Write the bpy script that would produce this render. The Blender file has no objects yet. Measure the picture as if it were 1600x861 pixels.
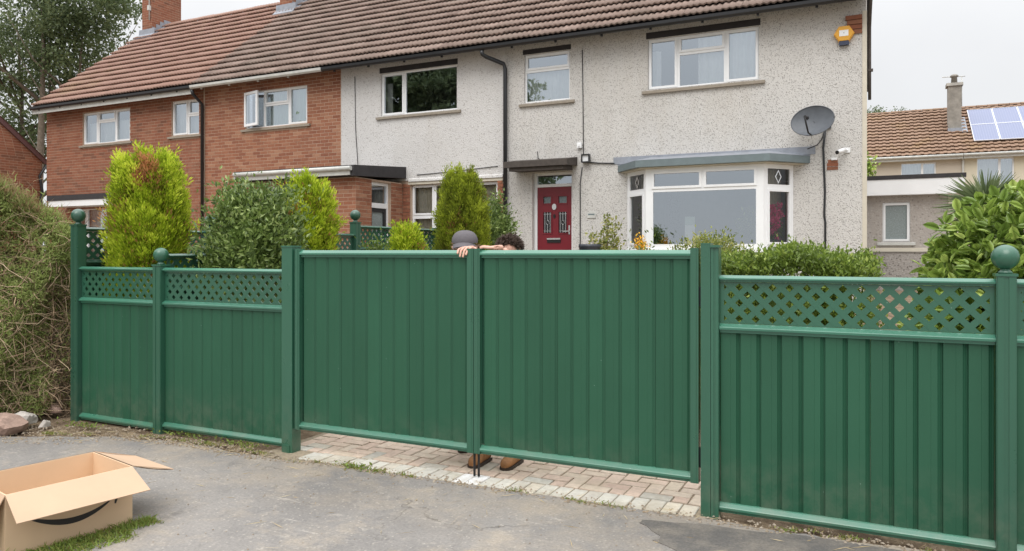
import bpy, bmesh, math, random
import numpy as np
from mathutils import Vector, Matrix, Quaternion
R = math.radians
random.seed(7)
RNG = np.random.default_rng(7)
S = bpy.context.scene
COL = S.collection

# ------------------------------------------------------------------ camera, sky, sun, exposure
EYE = Vector((0, 0, 1.62))
cam = bpy.data.cameras.new('camera'); cam_o = bpy.data.objects.new('camera', cam); COL.objects.link(cam_o)
cam.sensor_width = 36; cam.lens = 26.0; cam.shift_y = -0.0234
cam.clip_start = 0.05; cam.clip_end = 2000
cam_o.location = EYE; cam_o.rotation_euler = (R(90), 0, math.atan(0.4817))
S.camera = cam_o
W = bpy.data.worlds.new('World'); S.world = W; W.use_nodes = True
wn = W.node_tree; wn.nodes.clear()
def wnode(t, **k):
    n = wn.nodes.new(t)
    for a, b in k.items(): setattr(n, a, b)
    return n
SUN_EL, SUN_AZ = R(52), R(178)      # azimuth clockwise from +Y; the veiled sun stands behind the camera
sky = wnode('ShaderNodeTexSky', sky_type='NISHITA', sun_disc=False, sun_elevation=SUN_EL, sun_rotation=SUN_AZ)
skyk = wnode('ShaderNodeVectorMath', operation='SCALE'); skyk.inputs['Scale'].default_value = 0.10
wn.links.new(sky.outputs[0], skyk.inputs[0])
tc = wnode('ShaderNodeTexCoord'); sx = wnode('ShaderNodeSeparateXYZ'); wn.links.new(tc.outputs['Generated'], sx.inputs[0])
z01 = wnode('ShaderNodeMapRange'); wn.links.new(sx.outputs['Z'], z01.inputs['Value'])
zp = wnode('ShaderNodeMath', operation='POWER'); wn.links.new(z01.outputs[0], zp.inputs[0]); zp.inputs[1].default_value = 2.2
ramp = wnode('ShaderNodeMath', operation='MULTIPLY_ADD'); wn.links.new(zp.outputs[0], ramp.inputs[0]); ramp.inputs[1].default_value = 2.7; ramp.inputs[2].default_value = 0.80
cl = wnode('ShaderNodeTexNoise'); cl.inputs['Scale'].default_value = 2.6; cl.inputs['Detail'].default_value = 5
wn.links.new(tc.outputs['Generated'], cl.inputs['Vector'])
clr = wnode('ShaderNodeMapRange'); clr.inputs['From Min'].default_value = .3; clr.inputs['From Max'].default_value = .7
clr.inputs['To Min'].default_value = .92; clr.inputs['To Max'].default_value = 1.05; wn.links.new(cl.outputs[0], clr.inputs['Value'])
mu = wnode('ShaderNodeMath', operation='MULTIPLY'); wn.links.new(ramp.outputs[0], mu.inputs[0]); wn.links.new(clr.outputs[0], mu.inputs[1])
cloud = wnode('ShaderNodeVectorMath', operation='SCALE'); cloud.inputs[0].default_value = (0.985, 0.995, 1.01); wn.links.new(mu.outputs[0], cloud.inputs['Scale'])
mx = wnode('ShaderNodeMix', data_type='RGBA'); mx.inputs['Factor'].default_value = 0.95
wn.links.new(skyk.outputs[0], mx.inputs['A']); wn.links.new(cloud.outputs[0], mx.inputs['B'])
bg = wnode('ShaderNodeBackground'); bg.inputs['Strength'].default_value = 1.0
wo = wnode('ShaderNodeOutputWorld')
wn.links.new(mx.outputs['Result'], bg.inputs['Color']); wn.links.new(bg.outputs[0], wo.inputs['Surface'])
sun = bpy.data.lights.new('sun', 'SUN'); sun.energy = 1.2; sun.angle = R(40); sun.color = (1, .96, .9)
sun_o = bpy.data.objects.new('sun', sun); COL.objects.link(sun_o)
sd = Vector((math.sin(SUN_AZ) * math.cos(SUN_EL), math.cos(SUN_AZ) * math.cos(SUN_EL), math.sin(SUN_EL)))
sun_o.rotation_euler = sd.to_track_quat('Z', 'Y').to_euler()
S.view_settings.view_transform = 'Standard'; S.view_settings.look = 'None'
S.view_settings.exposure = 0.1; S.view_settings.gamma = 1.0; S.view_settings.use_curve_mapping = False
S.cycles.max_bounces = 8; S.cycles.transparent_max_bounces = 12

# ------------------------------------------------------------------ materials
class NT:
    def __init__(s, name):
        s.m = bpy.data.materials.new(name); s.m.use_nodes = True; s.t = s.m.node_tree; s.t.nodes.clear()
        s.out = s.n('ShaderNodeOutputMaterial')
    def n(s, t, **k):
        x = s.t.nodes.new(t)
        for a, b in k.items():
            if a.startswith('i_'): x.inputs[a[2:].replace('_', ' ')].default_value = b
            else: setattr(x, a, b)
        return x
    def l(s, a, b): s.t.links.new(a, b)
    def pos(s):
        if not hasattr(s, '_p'): s._p = s.n('ShaderNodeNewGeometry')
        return s._p.outputs['Position']
    def noise(s, scale, detail=4, rough=.6, stretch=None):
        x = s.n('ShaderNodeTexNoise', i_Scale=scale, i_Detail=detail, i_Roughness=rough)
        v = s.pos()
        if stretch:
            mp = s.n('ShaderNodeVectorMath', operation='MULTIPLY'); s.l(v, mp.inputs[0]); mp.inputs[1].default_value = stretch; v = mp.outputs[0]
        s.l(v, x.inputs['Vector']); return x.outputs[0]
    def rng(s, v, a, b, c, d):
        x = s.n('ShaderNodeMapRange'); s.l(v, x.inputs['Value'])
        for k, w in zip(('From Min', 'From Max', 'To Min', 'To Max'), (a, b, c, d)): x.inputs[k].default_value = w
        return x.outputs[0]
    def mix(s, f, a, b, blend='MIX'):
        x = s.n('ShaderNodeMix', data_type='RGBA', blend_type=blend)
        for v, k in ((f, 'Factor'), (a, 'A'), (b, 'B')):
            if isinstance(v, (int, float)): x.inputs[k].default_value = v
            elif isinstance(v, tuple): x.inputs[k].default_value = (*v[:3], 1)
            else: s.l(v, x.inputs[k])
        return x.outputs['Result']
    def scale(s, c, f):
        x = s.n('ShaderNodeVectorMath', operation='SCALE')
        if isinstance(c, tuple): x.inputs[0].default_value = c
        else: s.l(c, x.inputs[0])
        if isinstance(f, (int, float)): x.inputs['Scale'].default_value = f
        else: s.l(f, x.inputs['Scale'])
        return x.outputs[0]
    def islands(s):
        s.pos(); oi = s.n('ShaderNodeObjectInfo'); a = s.n('ShaderNodeMath', operation='ADD')
        s.l(s._p.outputs['Random Per Island'], a.inputs[0]); s.l(oi.outputs['Random'], a.inputs[1])
        f = s.n('ShaderNodeMath', operation='FRACT'); s.l(a.outputs[0], f.inputs[0]); return f.outputs[0]
    def bump(s, h, strength=.3, dist=.01):
        b = s.n('ShaderNodeBump', i_Strength=strength, i_Distance=dist); s.l(h, b.inputs['Height']); return b.outputs[0]
    def done(s, color, rough=.6, normal=None, metal=0, spec=.5, **k):
        b = s.n('ShaderNodeBsdfPrincipled', i_Metallic=metal)
        b.inputs['Specular IOR Level'].default_value = spec
        for v, nm in ((color, 'Base Color'), (rough, 'Roughness')):
            if isinstance(v, (int, float)): b.inputs[nm].default_value = v
            elif isinstance(v, tuple): b.inputs[nm].default_value = (*v[:3], 1)
            else: s.l(v, b.inputs[nm])
        if normal is not None: s.l(normal, b.inputs['Normal'])
        for a, v in k.items(): b.inputs[a.replace('_', ' ')].default_value = v
        s.l(b.outputs[0], s.out.inputs[0]); return s.m
def plain(name, col, rough=.5, var=.12, scale=8, metal=0, spec=.5, bump=0, bscale=60):
    t = NT(name); n = t.noise(scale, 5)
    c = t.scale(col, t.rng(n, .25, .75, 1 - var, 1 + var))
    return t.done(c, rough, t.bump(t.noise(bscale), bump, .004) if bump else None, metal, spec)
def pieces(name, cols, rough=.85, var=.18, nscale=14, stain=None, bump=.35, bscale=90, spec=.3, stainscale=.8, stainlo=.5, stainhi=.7):
    t = NT(name); r = t.islands(); rp = t.n('ShaderNodeValToRGB'); t.l(r, rp.inputs[0])
    e = rp.color_ramp.elements
    while len(e) < len(cols): e.new(.5)
    for i, c in enumerate(cols): e[i].position = i / (len(cols) - 1) * .96 + .02; e[i].color = (*c, 1)
    c = t.scale(rp.outputs[0], t.rng(t.noise(nscale, 6, .7), .25, .75, 1 - var, 1 + var))
    if stain: c = t.mix(t.rng(t.noise(stainscale, 6, .65), stainlo, stainhi, 0, .75), c, stain)
    return t.done(c, rough, t.bump(t.noise(bscale, 5), bump, .004), 0, spec)
M = {}
def green(name, col, coat=.3, rough=(.26, .38), spec=.55):
    t = NT(name); oi = t.n('ShaderNodeObjectInfo')
    c = t.scale(col, t.rng(oi.outputs['Random'], 0, 1, .93, 1.06))
    c = t.scale(c, t.rng(t.noise(2.2, 4, .6, (1, 1, .35)), .3, .7, .92, 1.08))
    sp = t.n('ShaderNodeTexVoronoi', i_Scale=9.0); t.l(t.pos(), sp.inputs['Vector'])
    c = t.mix(t.rng(sp.outputs['Distance'], .028, .018, 0, .5), c, (.35, .5, .42))          # dried splashes
    dz = t.n('ShaderNodeSeparateXYZ'); t.l(t.pos(), dz.inputs[0])
    dirt = t.n('ShaderNodeMath', operation='MULTIPLY'); t.l(t.rng(dz.outputs['Z'], .45, .0, 0, 1), dirt.inputs[0]); t.l(t.rng(t.noise(6, 6, .7), .42, .75, 0, .5), dirt.inputs[1])
    c = t.mix(dirt.outputs[0], c, (.2, .2, .15))                                             # splash-back dirt at the foot
    h = t.noise(38, 3, .6, (8, 8, .25))
    return t.done(c, t.rng(t.noise(5, 4), .3, .7, *rough), t.bump(h, .05, .002), 0, spec, Coat_Weight=coat, Coat_Roughness=.2)
M['green'] = green('green_coated_steel', (.027, .109, .066))
M['rail'] = green('green_rail_steel', (.044, .172, .112))  # lighter copy of the green: sky light on the rails put into the colour
M['boardgreen'] = green('green_board_steel', (.0225, .094, .052), .0, (.42, .52), .35)
M['board_dark'] = green('green_board_weathered', (.021, .076, .046), .0, (.42, .52), .35)
M['green_dark'] = green('green_coated_steel_weathered', (.03, .095, .062))
M['black'] = plain('black_paint', (.012, .012, .013), .4, .2)
M['white'] = plain('white_upvc', (.84, .85, .86), .3, .04, 3)
M['cream'] = plain('cream_board', (.62, .57, .47), .6, .08)
M['white_dirty'] = plain('weathered_white_gutter', (.55, .55, .52), .45, .15, 6)
M['blackplastic'] = plain('black_gutter', (.02, .021, .024), .35, .2)
M['felt'] = plain('bitumen_felt', (.035, .032, .034), .8, .25, 10, bump=.3)
M['lead'] = plain('lead_sheet', (.27, .29, .33), .5, .2, 9, bump=.3)
M['bluegrey'] = plain('blue_grey_fascia', (.15, .19, .2), .55, .12)
M['sill'] = plain('concrete_sill', (.30, .26, .21), .85, .15, 20, bump=.3)
M['maroon'] = plain('maroon_barge_board', (.11, .05, .05), .6, .15)
M['concrete'] = plain('aged_concrete', (.27, .25, .22), .9, .3, 4, bump=.4)
M['soffit'] = plain('soffit_paint', (.30, .27, .22), .8, .25, 5)
M['mortar'] = plain('mortar', (.52, .39, .295), .95, .15, 30, bump=.3)
M['mortarold'] = plain('grey_mortar', (.46, .34, .255), .95, .15, 30, bump=.3)
M['brick'] = pieces('red_brick', [(.23, .086, .050), (.29, .116, .068), (.26, .102, .060), (.31, .138, .083), (.185, .08, .05)])
M['brickB'] = pieces('orange_brick', [(.285, .115, .066), (.34, .152, .089), (.245, .097, .058), (.31, .134, .079), (.37, .19, .117)])
M['tile_red'] = pieces('red_roof_tile', [(.275, .165, .128), (.32, .20, .158), (.295, .18, .143)], .85, .14, 10, (.30, .215, .12), stainscale=.55, stainlo=.56, stainhi=.8)
M['tile_brown'] = pieces('brown_roof_tile', [(.205, .148, .124), (.26, .192, .162), (.23, .168, .14), (.29, .215, .182)], .85, .2, 10, (.19, .155, .128), stainscale=.7)
M['tile_far'] = pieces('tan_roof_tile', [(.22, .14, .095), (.275, .18, .125), (.25, .16, .11)], .85, .2, 6, (.28, .185, .085), stainlo=.55, stainhi=.75)
M['paver'] = pieces('clay_paver', [(.57, .45, .365), (.52, .385, .31), (.60, .50, .40), (.50, .41, .33), (.60, .46, .37), (.55, .46, .36)], .9, .22, 18, (.46, .38, .28), bump=.5, stainscale=2.5)
M['paver_grey'] = pieces('grey_paver', [(.46, .44, .39), (.52, .50, .44), (.43, .40, .35), (.56, .5, .4)], .9, .2, 18, (.34, .29, .2), bump=.5, stainscale=2.5)
t = NT('whitewashed_paver'); M['paver_white'] = t.done(t.mix(t.rng(t.noise(16, 6, .7), .42, .62, 0, .8), (.70, .70, .69), (.50, .46, .41)), .85, t.bump(t.noise(80), .4, .004))
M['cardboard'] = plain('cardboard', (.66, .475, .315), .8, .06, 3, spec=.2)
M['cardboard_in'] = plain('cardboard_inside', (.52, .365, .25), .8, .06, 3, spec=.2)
M['ink'] = plain('black_print', (.02, .017, .016), .6, .1)
M['reddoor'] = plain('red_door', (.18, .013, .022), .35, .1)
M['doorblack'] = plain('black_door', (.02, .022, .025), .35, .1)
M['chrome'] = plain('chrome', (.7, .7, .7), .2, .05, metal=1)
M['dish'] = plain('grey_dish', (.095, .105, .12), .5, .15, 12)
M['yellow'] = plain('yellow_plastic', (.72, .36, .03), .4, .06)
M['navy'] = plain('dark_blue_plastic', (.03, .04, .08), .35, .1)
M['wood'] = plain('dark_wood', (.07, .058, .05), .85, .3, 14, bump=.4)
M['bark'] = plain('bark', (.16, .13, .10), .95, .35, 9, bump=.6, bscale=25)
M['twig'] = pieces('dead_twig', [(.46, .33, .22), (.60, .46, .31), (.31, .21, .135), (.52, .37, .24), (.40, .30, .2)], .9, .2)
M['room'] = plain('room_plaster', (.33, .32, .3), .9, .1)
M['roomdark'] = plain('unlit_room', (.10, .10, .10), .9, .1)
M['curtain'] = plain('white_curtain', (.78, .79, .78), .9, .05)
M['blind'] = plain('pale_green_blind', (.50, .62, .54), .9, .04)
M['drape'] = plain('beige_drape', (.5, .44, .34), .9, .15, 20)
M['skin'] = plain('skin', (.60, .34, .255), .5, .08, 30)
M['cap'] = plain('grey_cap_cloth', (.105, .095, .103), .9, .12, 40)
M['hair'] = plain('dark_brown_hair', (.085, .056, .042), .6, .4, 60)
M['hairb'] = plain('light_brown_hair', (.20, .11, .05), .6, .4, 60)
M['navycloth'] = plain('navy_cloth', (.03, .035, .055), .9, .15, 30)
M['greycloth'] = plain('grey_cloth', (.10, .10, .105), .9, .15, 30)
M['boot'] = plain('tan_leather_boot', (.36, .17, .065), .7, .3, 20, bump=.3)
M['sole'] = plain('boot_sole', (.05, .035, .025), .9, .2)
M['eye'] = plain('eye', (.05, .04, .035), .2, .1)
M['rockp'] = plain('pink_rock', (.33, .225, .18), .9, .3, 14, bump=.8, bscale=30)
M['rockw'] = plain('white_rock', (.46, .42, .38), .9, .2, 14, bump=.8, bscale=30)
M['pink'] = plain('pink_petal', (.78, .10, .27), .6, .3, 40)
M['gold'] = plain('yellow_petal', (.75, .42, .02), .6, .2, 40)
M['pot'] = plain('dark_pot', (.03, .035, .045), .4, .2)
M['terracotta'] = plain('terracotta', (.3, .12, .06), .8, .2)
def glass(name, fac, tint):
    t = NT(name)
    g = t.n('ShaderNodeBsdfGlossy', i_Roughness=.01); g.inputs['Color'].default_value = (*tint, 1)
    t.l(t.bump(t.noise(1.6, 2), .02, .02), g.inputs['Normal'])
    tr = t.n('ShaderNodeBsdfTransparent'); tr.inputs['Color'].default_value = (.9, .93, .93, 1)
    fr = t.n('ShaderNodeFresnel', i_IOR=1.5); f = t.rng(fr.outputs[0], .04, .7, fac, 1)
    ms = t.n('ShaderNodeMixShader'); t.l(f, ms.inputs[0]); t.l(tr.outputs[0], ms.inputs[1]); t.l(g.outputs[0], ms.inputs[2])
    t.l(ms.outputs[0], t.out.inputs[0]); return t.m
M['glass'] = glass('window_glass', .42, (.84, .92, 1))
M['glassclear'] = glass('clear_glass', .04, (.95, .97, 1))
t = NT('frosted_glass'); M['frost'] = t.done(t.scale((.24, .28, .28), t.rng(t.noise(40, 4), .3, .7, .75, 1.25)), .25, t.bump(t.noise(60), .3, .004))
t = NT('solar_cell'); w = t.n('ShaderNodeTexWave', i_Scale=3.2); t.l(t.pos(), w.inputs['Vector'])
M['solar'] = t.done(t.mix(t.rng(w.outputs[1], .85, 1, 0, .5), (.15, .175, .29), (.26, .29, .40)), .3)
M['solarframe'] = plain('panel_frame', (.7, .72, .76), .4, .05)
def pebble(name, base, dark, light, scale=30, amt=.30, bandz=None):
    t = NT(name); v = t.n('ShaderNodeTexVoronoi', i_Scale=scale, i_Randomness=1.0); t.l(t.pos(), v.inputs['Vector'])
    sc = t.n('ShaderNodeSeparateColor'); t.l(v.outputs['Color'], sc.inputs[0])
    c = t.scale(base, t.rng(t.noise(.7, 5, .6), .3, .7, .93, 1.06))
    edge = t.rng(v.outputs['Distance'], .62, .35, 0, 1)
    f = t.n('ShaderNodeMath', operation='MULTIPLY'); t.l(t.rng(sc.outputs[0], amt, amt - .2, 0, .9), f.inputs[0]); t.l(edge, f.inputs[1])
    c = t.mix(f.outputs[0], c, dark)
    f2 = t.n('ShaderNodeMath', operation='MULTIPLY'); t.l(t.rng(sc.outputs[1], .68, .8, 0, .7), f2.inputs[0]); t.l(edge, f2.inputs[1])
    c = t.mix(f2.outputs[0], c, light)
    fine = t.noise(70, 3, .8); c = t.scale(c, t.rng(fine, .25, .75, .76, 1.2))
    st = t.rng(t.noise(1.1, 6, .7, (1, 1, .22)), .52, .78, 0, .30); c = t.mix(st, c, (.42, .37, .29))
    return t.done(c, .95, t.bump(v.outputs['Distance'], .5, .012), 0, .2)
M['pebble'] = pebble('pebbledash', (.615, .597, .572), (.25, .23, .215), (.72, .70, .67), 62, .36)
M['pebbleC'] = pebble('pebbledash_pale', (.645, .63, .615), (.36, .33, .31), (.73, .72, .71), 46, .24)
M['pebbleG'] = pebble('pebbledash_grey', (.40, .365, .335), (.26, .235, .215), (.48, .45, .42), 26, .3)
M['pebbleW'] = pebble('coarse_pebble_wall', (.36, .335, .31), (.17, .155, .145), (.5, .48, .46), 30, .42)
M['render'] = plain('beige_render', (.52, .46, .38), .9, .06, 2)
M['renderB'] = plain('pale_cladding', (.60, .55, .43), .9, .06, 2)
# ground
t = NT('asphalt_worn')
n1 = t.noise(.55, 6, .65); n2 = t.noise(2.3, 7, .7); n3 = t.noise(60, 3, .7)
c = t.mix(t.rng(n1, .38, .62, 0, 1), (.178, .168, .160), (.265, .246, .228))
c = t.mix(t.rng(n2, .51, .67, 0, .6), c, (.375, .32, .255))
c = t.mix(t.rng(t.noise(9, 7, .75), .55, .72, 0, .5), c, (.44, .395, .34))
c = t.mix(t.rng(t.noise(4.5, 6, .7, (1, .5, 1)), .58, .72, 0, .5), c, (.105, .10, .096))
c = t.mix(t.rng(t.noise(7, 6, .7, (.35, 1.6, 1)), .60, .74, 0, .6), c, (.50, .455, .40))
dv = t.n('ShaderNodeVectorMath', operation='MULTIPLY_ADD'); wz = t.n('ShaderNodeTexNoise', i_Scale=2.5, i_Detail=5.0); t.l(t.pos(), wz.inputs['Vector']); t.l(wz.outputs['Color'], dv.inputs[0]); dv.inputs[1].default_value = (.9, .9, .9); t.l(t.pos(), dv.inputs[2])
ck = t.n('ShaderNodeTexVoronoi', feature='DISTANCE_TO_EDGE', i_Scale=.55); t.l(dv.outputs[0], ck.inputs['Vector'])
cm = t.n('ShaderNodeMath', operation='MULTIPLY'); t.l(t.rng(ck.outputs['Distance'], .007, .002, 0, .75), cm.inputs[0]); t.l(t.rng(t.noise(1.3, 3), .42, .6, 0, 1), cm.inputs[1])
c = t.mix(cm.outputs[0], c, (.075, .068, .06))
yy_ = t.n('ShaderNodeSeparateXYZ'); t.l(t.pos(), yy_.inputs[0])           # trodden earth washed out from under the fence
dm = t.n('ShaderNodeMath', operation='MULTIPLY'); t.l(t.rng(yy_.outputs['Y'], 3.5, 4.45, 0, 1), dm.inputs[0]); t.l(t.rng(t.noise(1.7, 7, .7), .44, .66, 0, .6), dm.inputs[1])
c = t.mix(dm.outputs[0], c, (.40, .325, .235))
c = t.scale(c, t.rng(n3, .2, .8, .76, 1.24))
v = t.n('ShaderNodeTexVoronoi', i_Scale=55.0); t.l(t.pos(), v.inputs['Vector']); sc = t.n('ShaderNodeSeparateColor'); t.l(v.outputs['Color'], sc.inputs[0])
f = t.n('ShaderNodeMath', operation='MULTIPLY'); t.l(t.rng(sc.outputs[0], .88, .95, 0, .45), f.inputs[0]); t.l(t.rng(v.outputs['Distance'], .5, .25, 0, 1), f.inputs[1])
c = t.mix(f.outputs[0], c, (.48, .44, .38))
M['asphalt'] = t.done(c, .92, t.bump(n3, .6, .006), 0, .25)
t = NT('asphalt_patch')
c = t.mix(t.rng(t.noise(2.5, 6, .7), .42, .66, 0, 1), (.115, .108, .102), (.215, .19, .16)); n3 = t.noise(70, 3, .7)
M['patch'] = t.done(t.scale(c, t.rng(n3, .2, .8, .7, 1.3)), .9, t.bump(n3, .6, .005), 0, .3)
t = NT('soil')
c = t.mix(t.rng(t.noise(5, 6, .7), .4, .62, 0, 1), (.13, .09, .06), (.33, .25, .165)); n3 = t.noise(50, 5, .75)
M['soil'] = t.done(t.scale(c, t.rng(n3, .2, .8, .6, 1.4)), .95, t.bump(n3, 1, .02), 0, .2)
t = NT('jointing_sand')
M['sand'] = t.done(t.scale((.27, .22, .155), t.rng(t.noise(40, 4), .2, .8, .6, 1.4)), .95)
t = NT('lawn'); M['lawn'] = t.done(t.scale((.06, .10, .025), t.rng(t.noise(12, 5), .2, .8, .6, 1.4)), .95)
def foliage(name, cols, rough=.55, trans=.3, spec=.4):
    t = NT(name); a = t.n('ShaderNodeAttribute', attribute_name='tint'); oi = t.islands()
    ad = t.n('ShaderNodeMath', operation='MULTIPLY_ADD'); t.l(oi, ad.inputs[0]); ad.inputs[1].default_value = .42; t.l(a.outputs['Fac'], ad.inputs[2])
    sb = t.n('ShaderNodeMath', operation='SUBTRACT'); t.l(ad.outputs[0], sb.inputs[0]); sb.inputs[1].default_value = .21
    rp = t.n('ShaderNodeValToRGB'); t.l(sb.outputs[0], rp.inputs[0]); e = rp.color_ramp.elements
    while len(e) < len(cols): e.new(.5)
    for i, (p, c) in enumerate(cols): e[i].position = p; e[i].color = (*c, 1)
    b = t.n('ShaderNodeBsdfPrincipled', i_Roughness=rough); b.inputs['Specular IOR Level'].default_value = spec; t.l(rp.outputs[0], b.inputs['Base Color'])
    tr = t.n('ShaderNodeBsdfTranslucent'); t.l(t.scale(rp.outputs[0], 1.3), tr.inputs['Color'])
    ms = t.n('ShaderNodeMixShader', i_Fac=trans); t.l(b.outputs[0], ms.inputs[1]); t.l(tr.outputs[0], ms.inputs[2]); t.l(ms.outputs[0], t.out.inputs[0])
    return t.m
M['lime'] = foliage('lime_conifer', [(0, (.50, .25, .11)), (.10, (.36, .20, .07)), (.16, (.14, .17, .02)), (.4, (.25, .35, .02)), (.72, (.44, .54, .035)), (1, (.62, .68, .08))], .6, .35, .25)
M['olive'] = foliage('olive_conifer', [(0, (.24, .12, .05)), (.1, (.10, .12, .02)), (.45, (.20, .25, .025)), (.8, (.33, .39, .035)), (1, (.40, .46, .05))], .6, .35, .25)
M['shrub'] = foliage('dark_glossy_shrub', [(0, (.05, .08, .02)), (.35, (.10, .155, .035)), (.7, (.20, .28, .07)), (1, (.45, .53, .21))], .4, .25, .5)
M['hedge'] = foliage('box_hedge', [(0, (.07, .10, .02)), (.4, (.12, .18, .03)), (.75, (.22, .31, .05)), (1, (.36, .43, .10))], .45, .3, .5)
M['goldhedge'] = foliage('golden_bush', [(0, (.08, .10, .025)), (.4, (.17, .21, .05)), (.75, (.32, .33, .09)), (1, (.48, .44, .15))], .5, .3, .4)
M['laurel'] = foliage('laurel_leaf', [(0, (.10, .15, .03)), (.4, (.19, .29, .055)), (.75, (.32, .43, .085)), (1, (.50, .59, .17))], .35, .3, .5)
M['treeleaf'] = foliage('tree_leaf', [(0, (.06, .09, .04)), (.5, (.11, .15, .065)), (1, (.20, .25, .12))], .5, .3, .4)
M['drygreen'] = foliage('dry_hedge_leaf', [(0, (.28, .18, .10)), (.28, (.35, .26, .14)), (.45, (.25, .25, .10)), (.7, (.24, .31, .09)), (1, (.40, .46, .17))], .7, .3, .2)
M['grass'] = foliage('grass', [(0, (.42, .35, .16)), (.3, (.24, .25, .06)), (.6, (.15, .22, .045)), (1, (.27, .36, .08))], .6, .3, .3)
M['straw'] = pieces('straw', [(.5, .40, .22), (.4, .3, .17), (.55, .47, .3)], .9, .1)
M['pebbles'] = pieces('grit', [(.30, .25, .19), (.22, .17, .12), (.36, .31, .25), (.27, .2, .13)], .9, .1)

# ------------------------------------------------------------------ object helpers
BASE = {}
def tag(o, label=None, cat=None, group=None, kind=None):
    for k, v in (('label', label), ('category', cat), ('group', group), ('kind', kind)):
        if v: o[k] = v
    return o
def thing(name, label, cat, loc=(0, 0, 0), group=None):
    o = bpy.data.objects.new(name, None); o.empty_display_size = .2; COL.objects.link(o)
    o.location = loc; BASE[o] = Vector(loc); return tag(o, label, cat, group)
def adopt(o, parent):
    if parent is not None:
        o.parent = parent
        o.matrix_parent_inverse = Matrix.Translation(-BASE[parent])
    BASE[o] = Vector((0, 0, 0))
    return o
class Fr:      # a local frame: a along, b outward, c up
    def __init__(s, o=(0, 0, 0), a=(1, 0, 0), b=(0, -1, 0), c=(0, 0, 1)):
        s.o, s.a, s.b, s.c = Vector(o), Vector(a), Vector(b), Vector(c)
    def __call__(s, u, d, z): return s.o + s.a * u + s.b * d + s.c * z
WORLD = Fr(b=(0, 1, 0))
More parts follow.
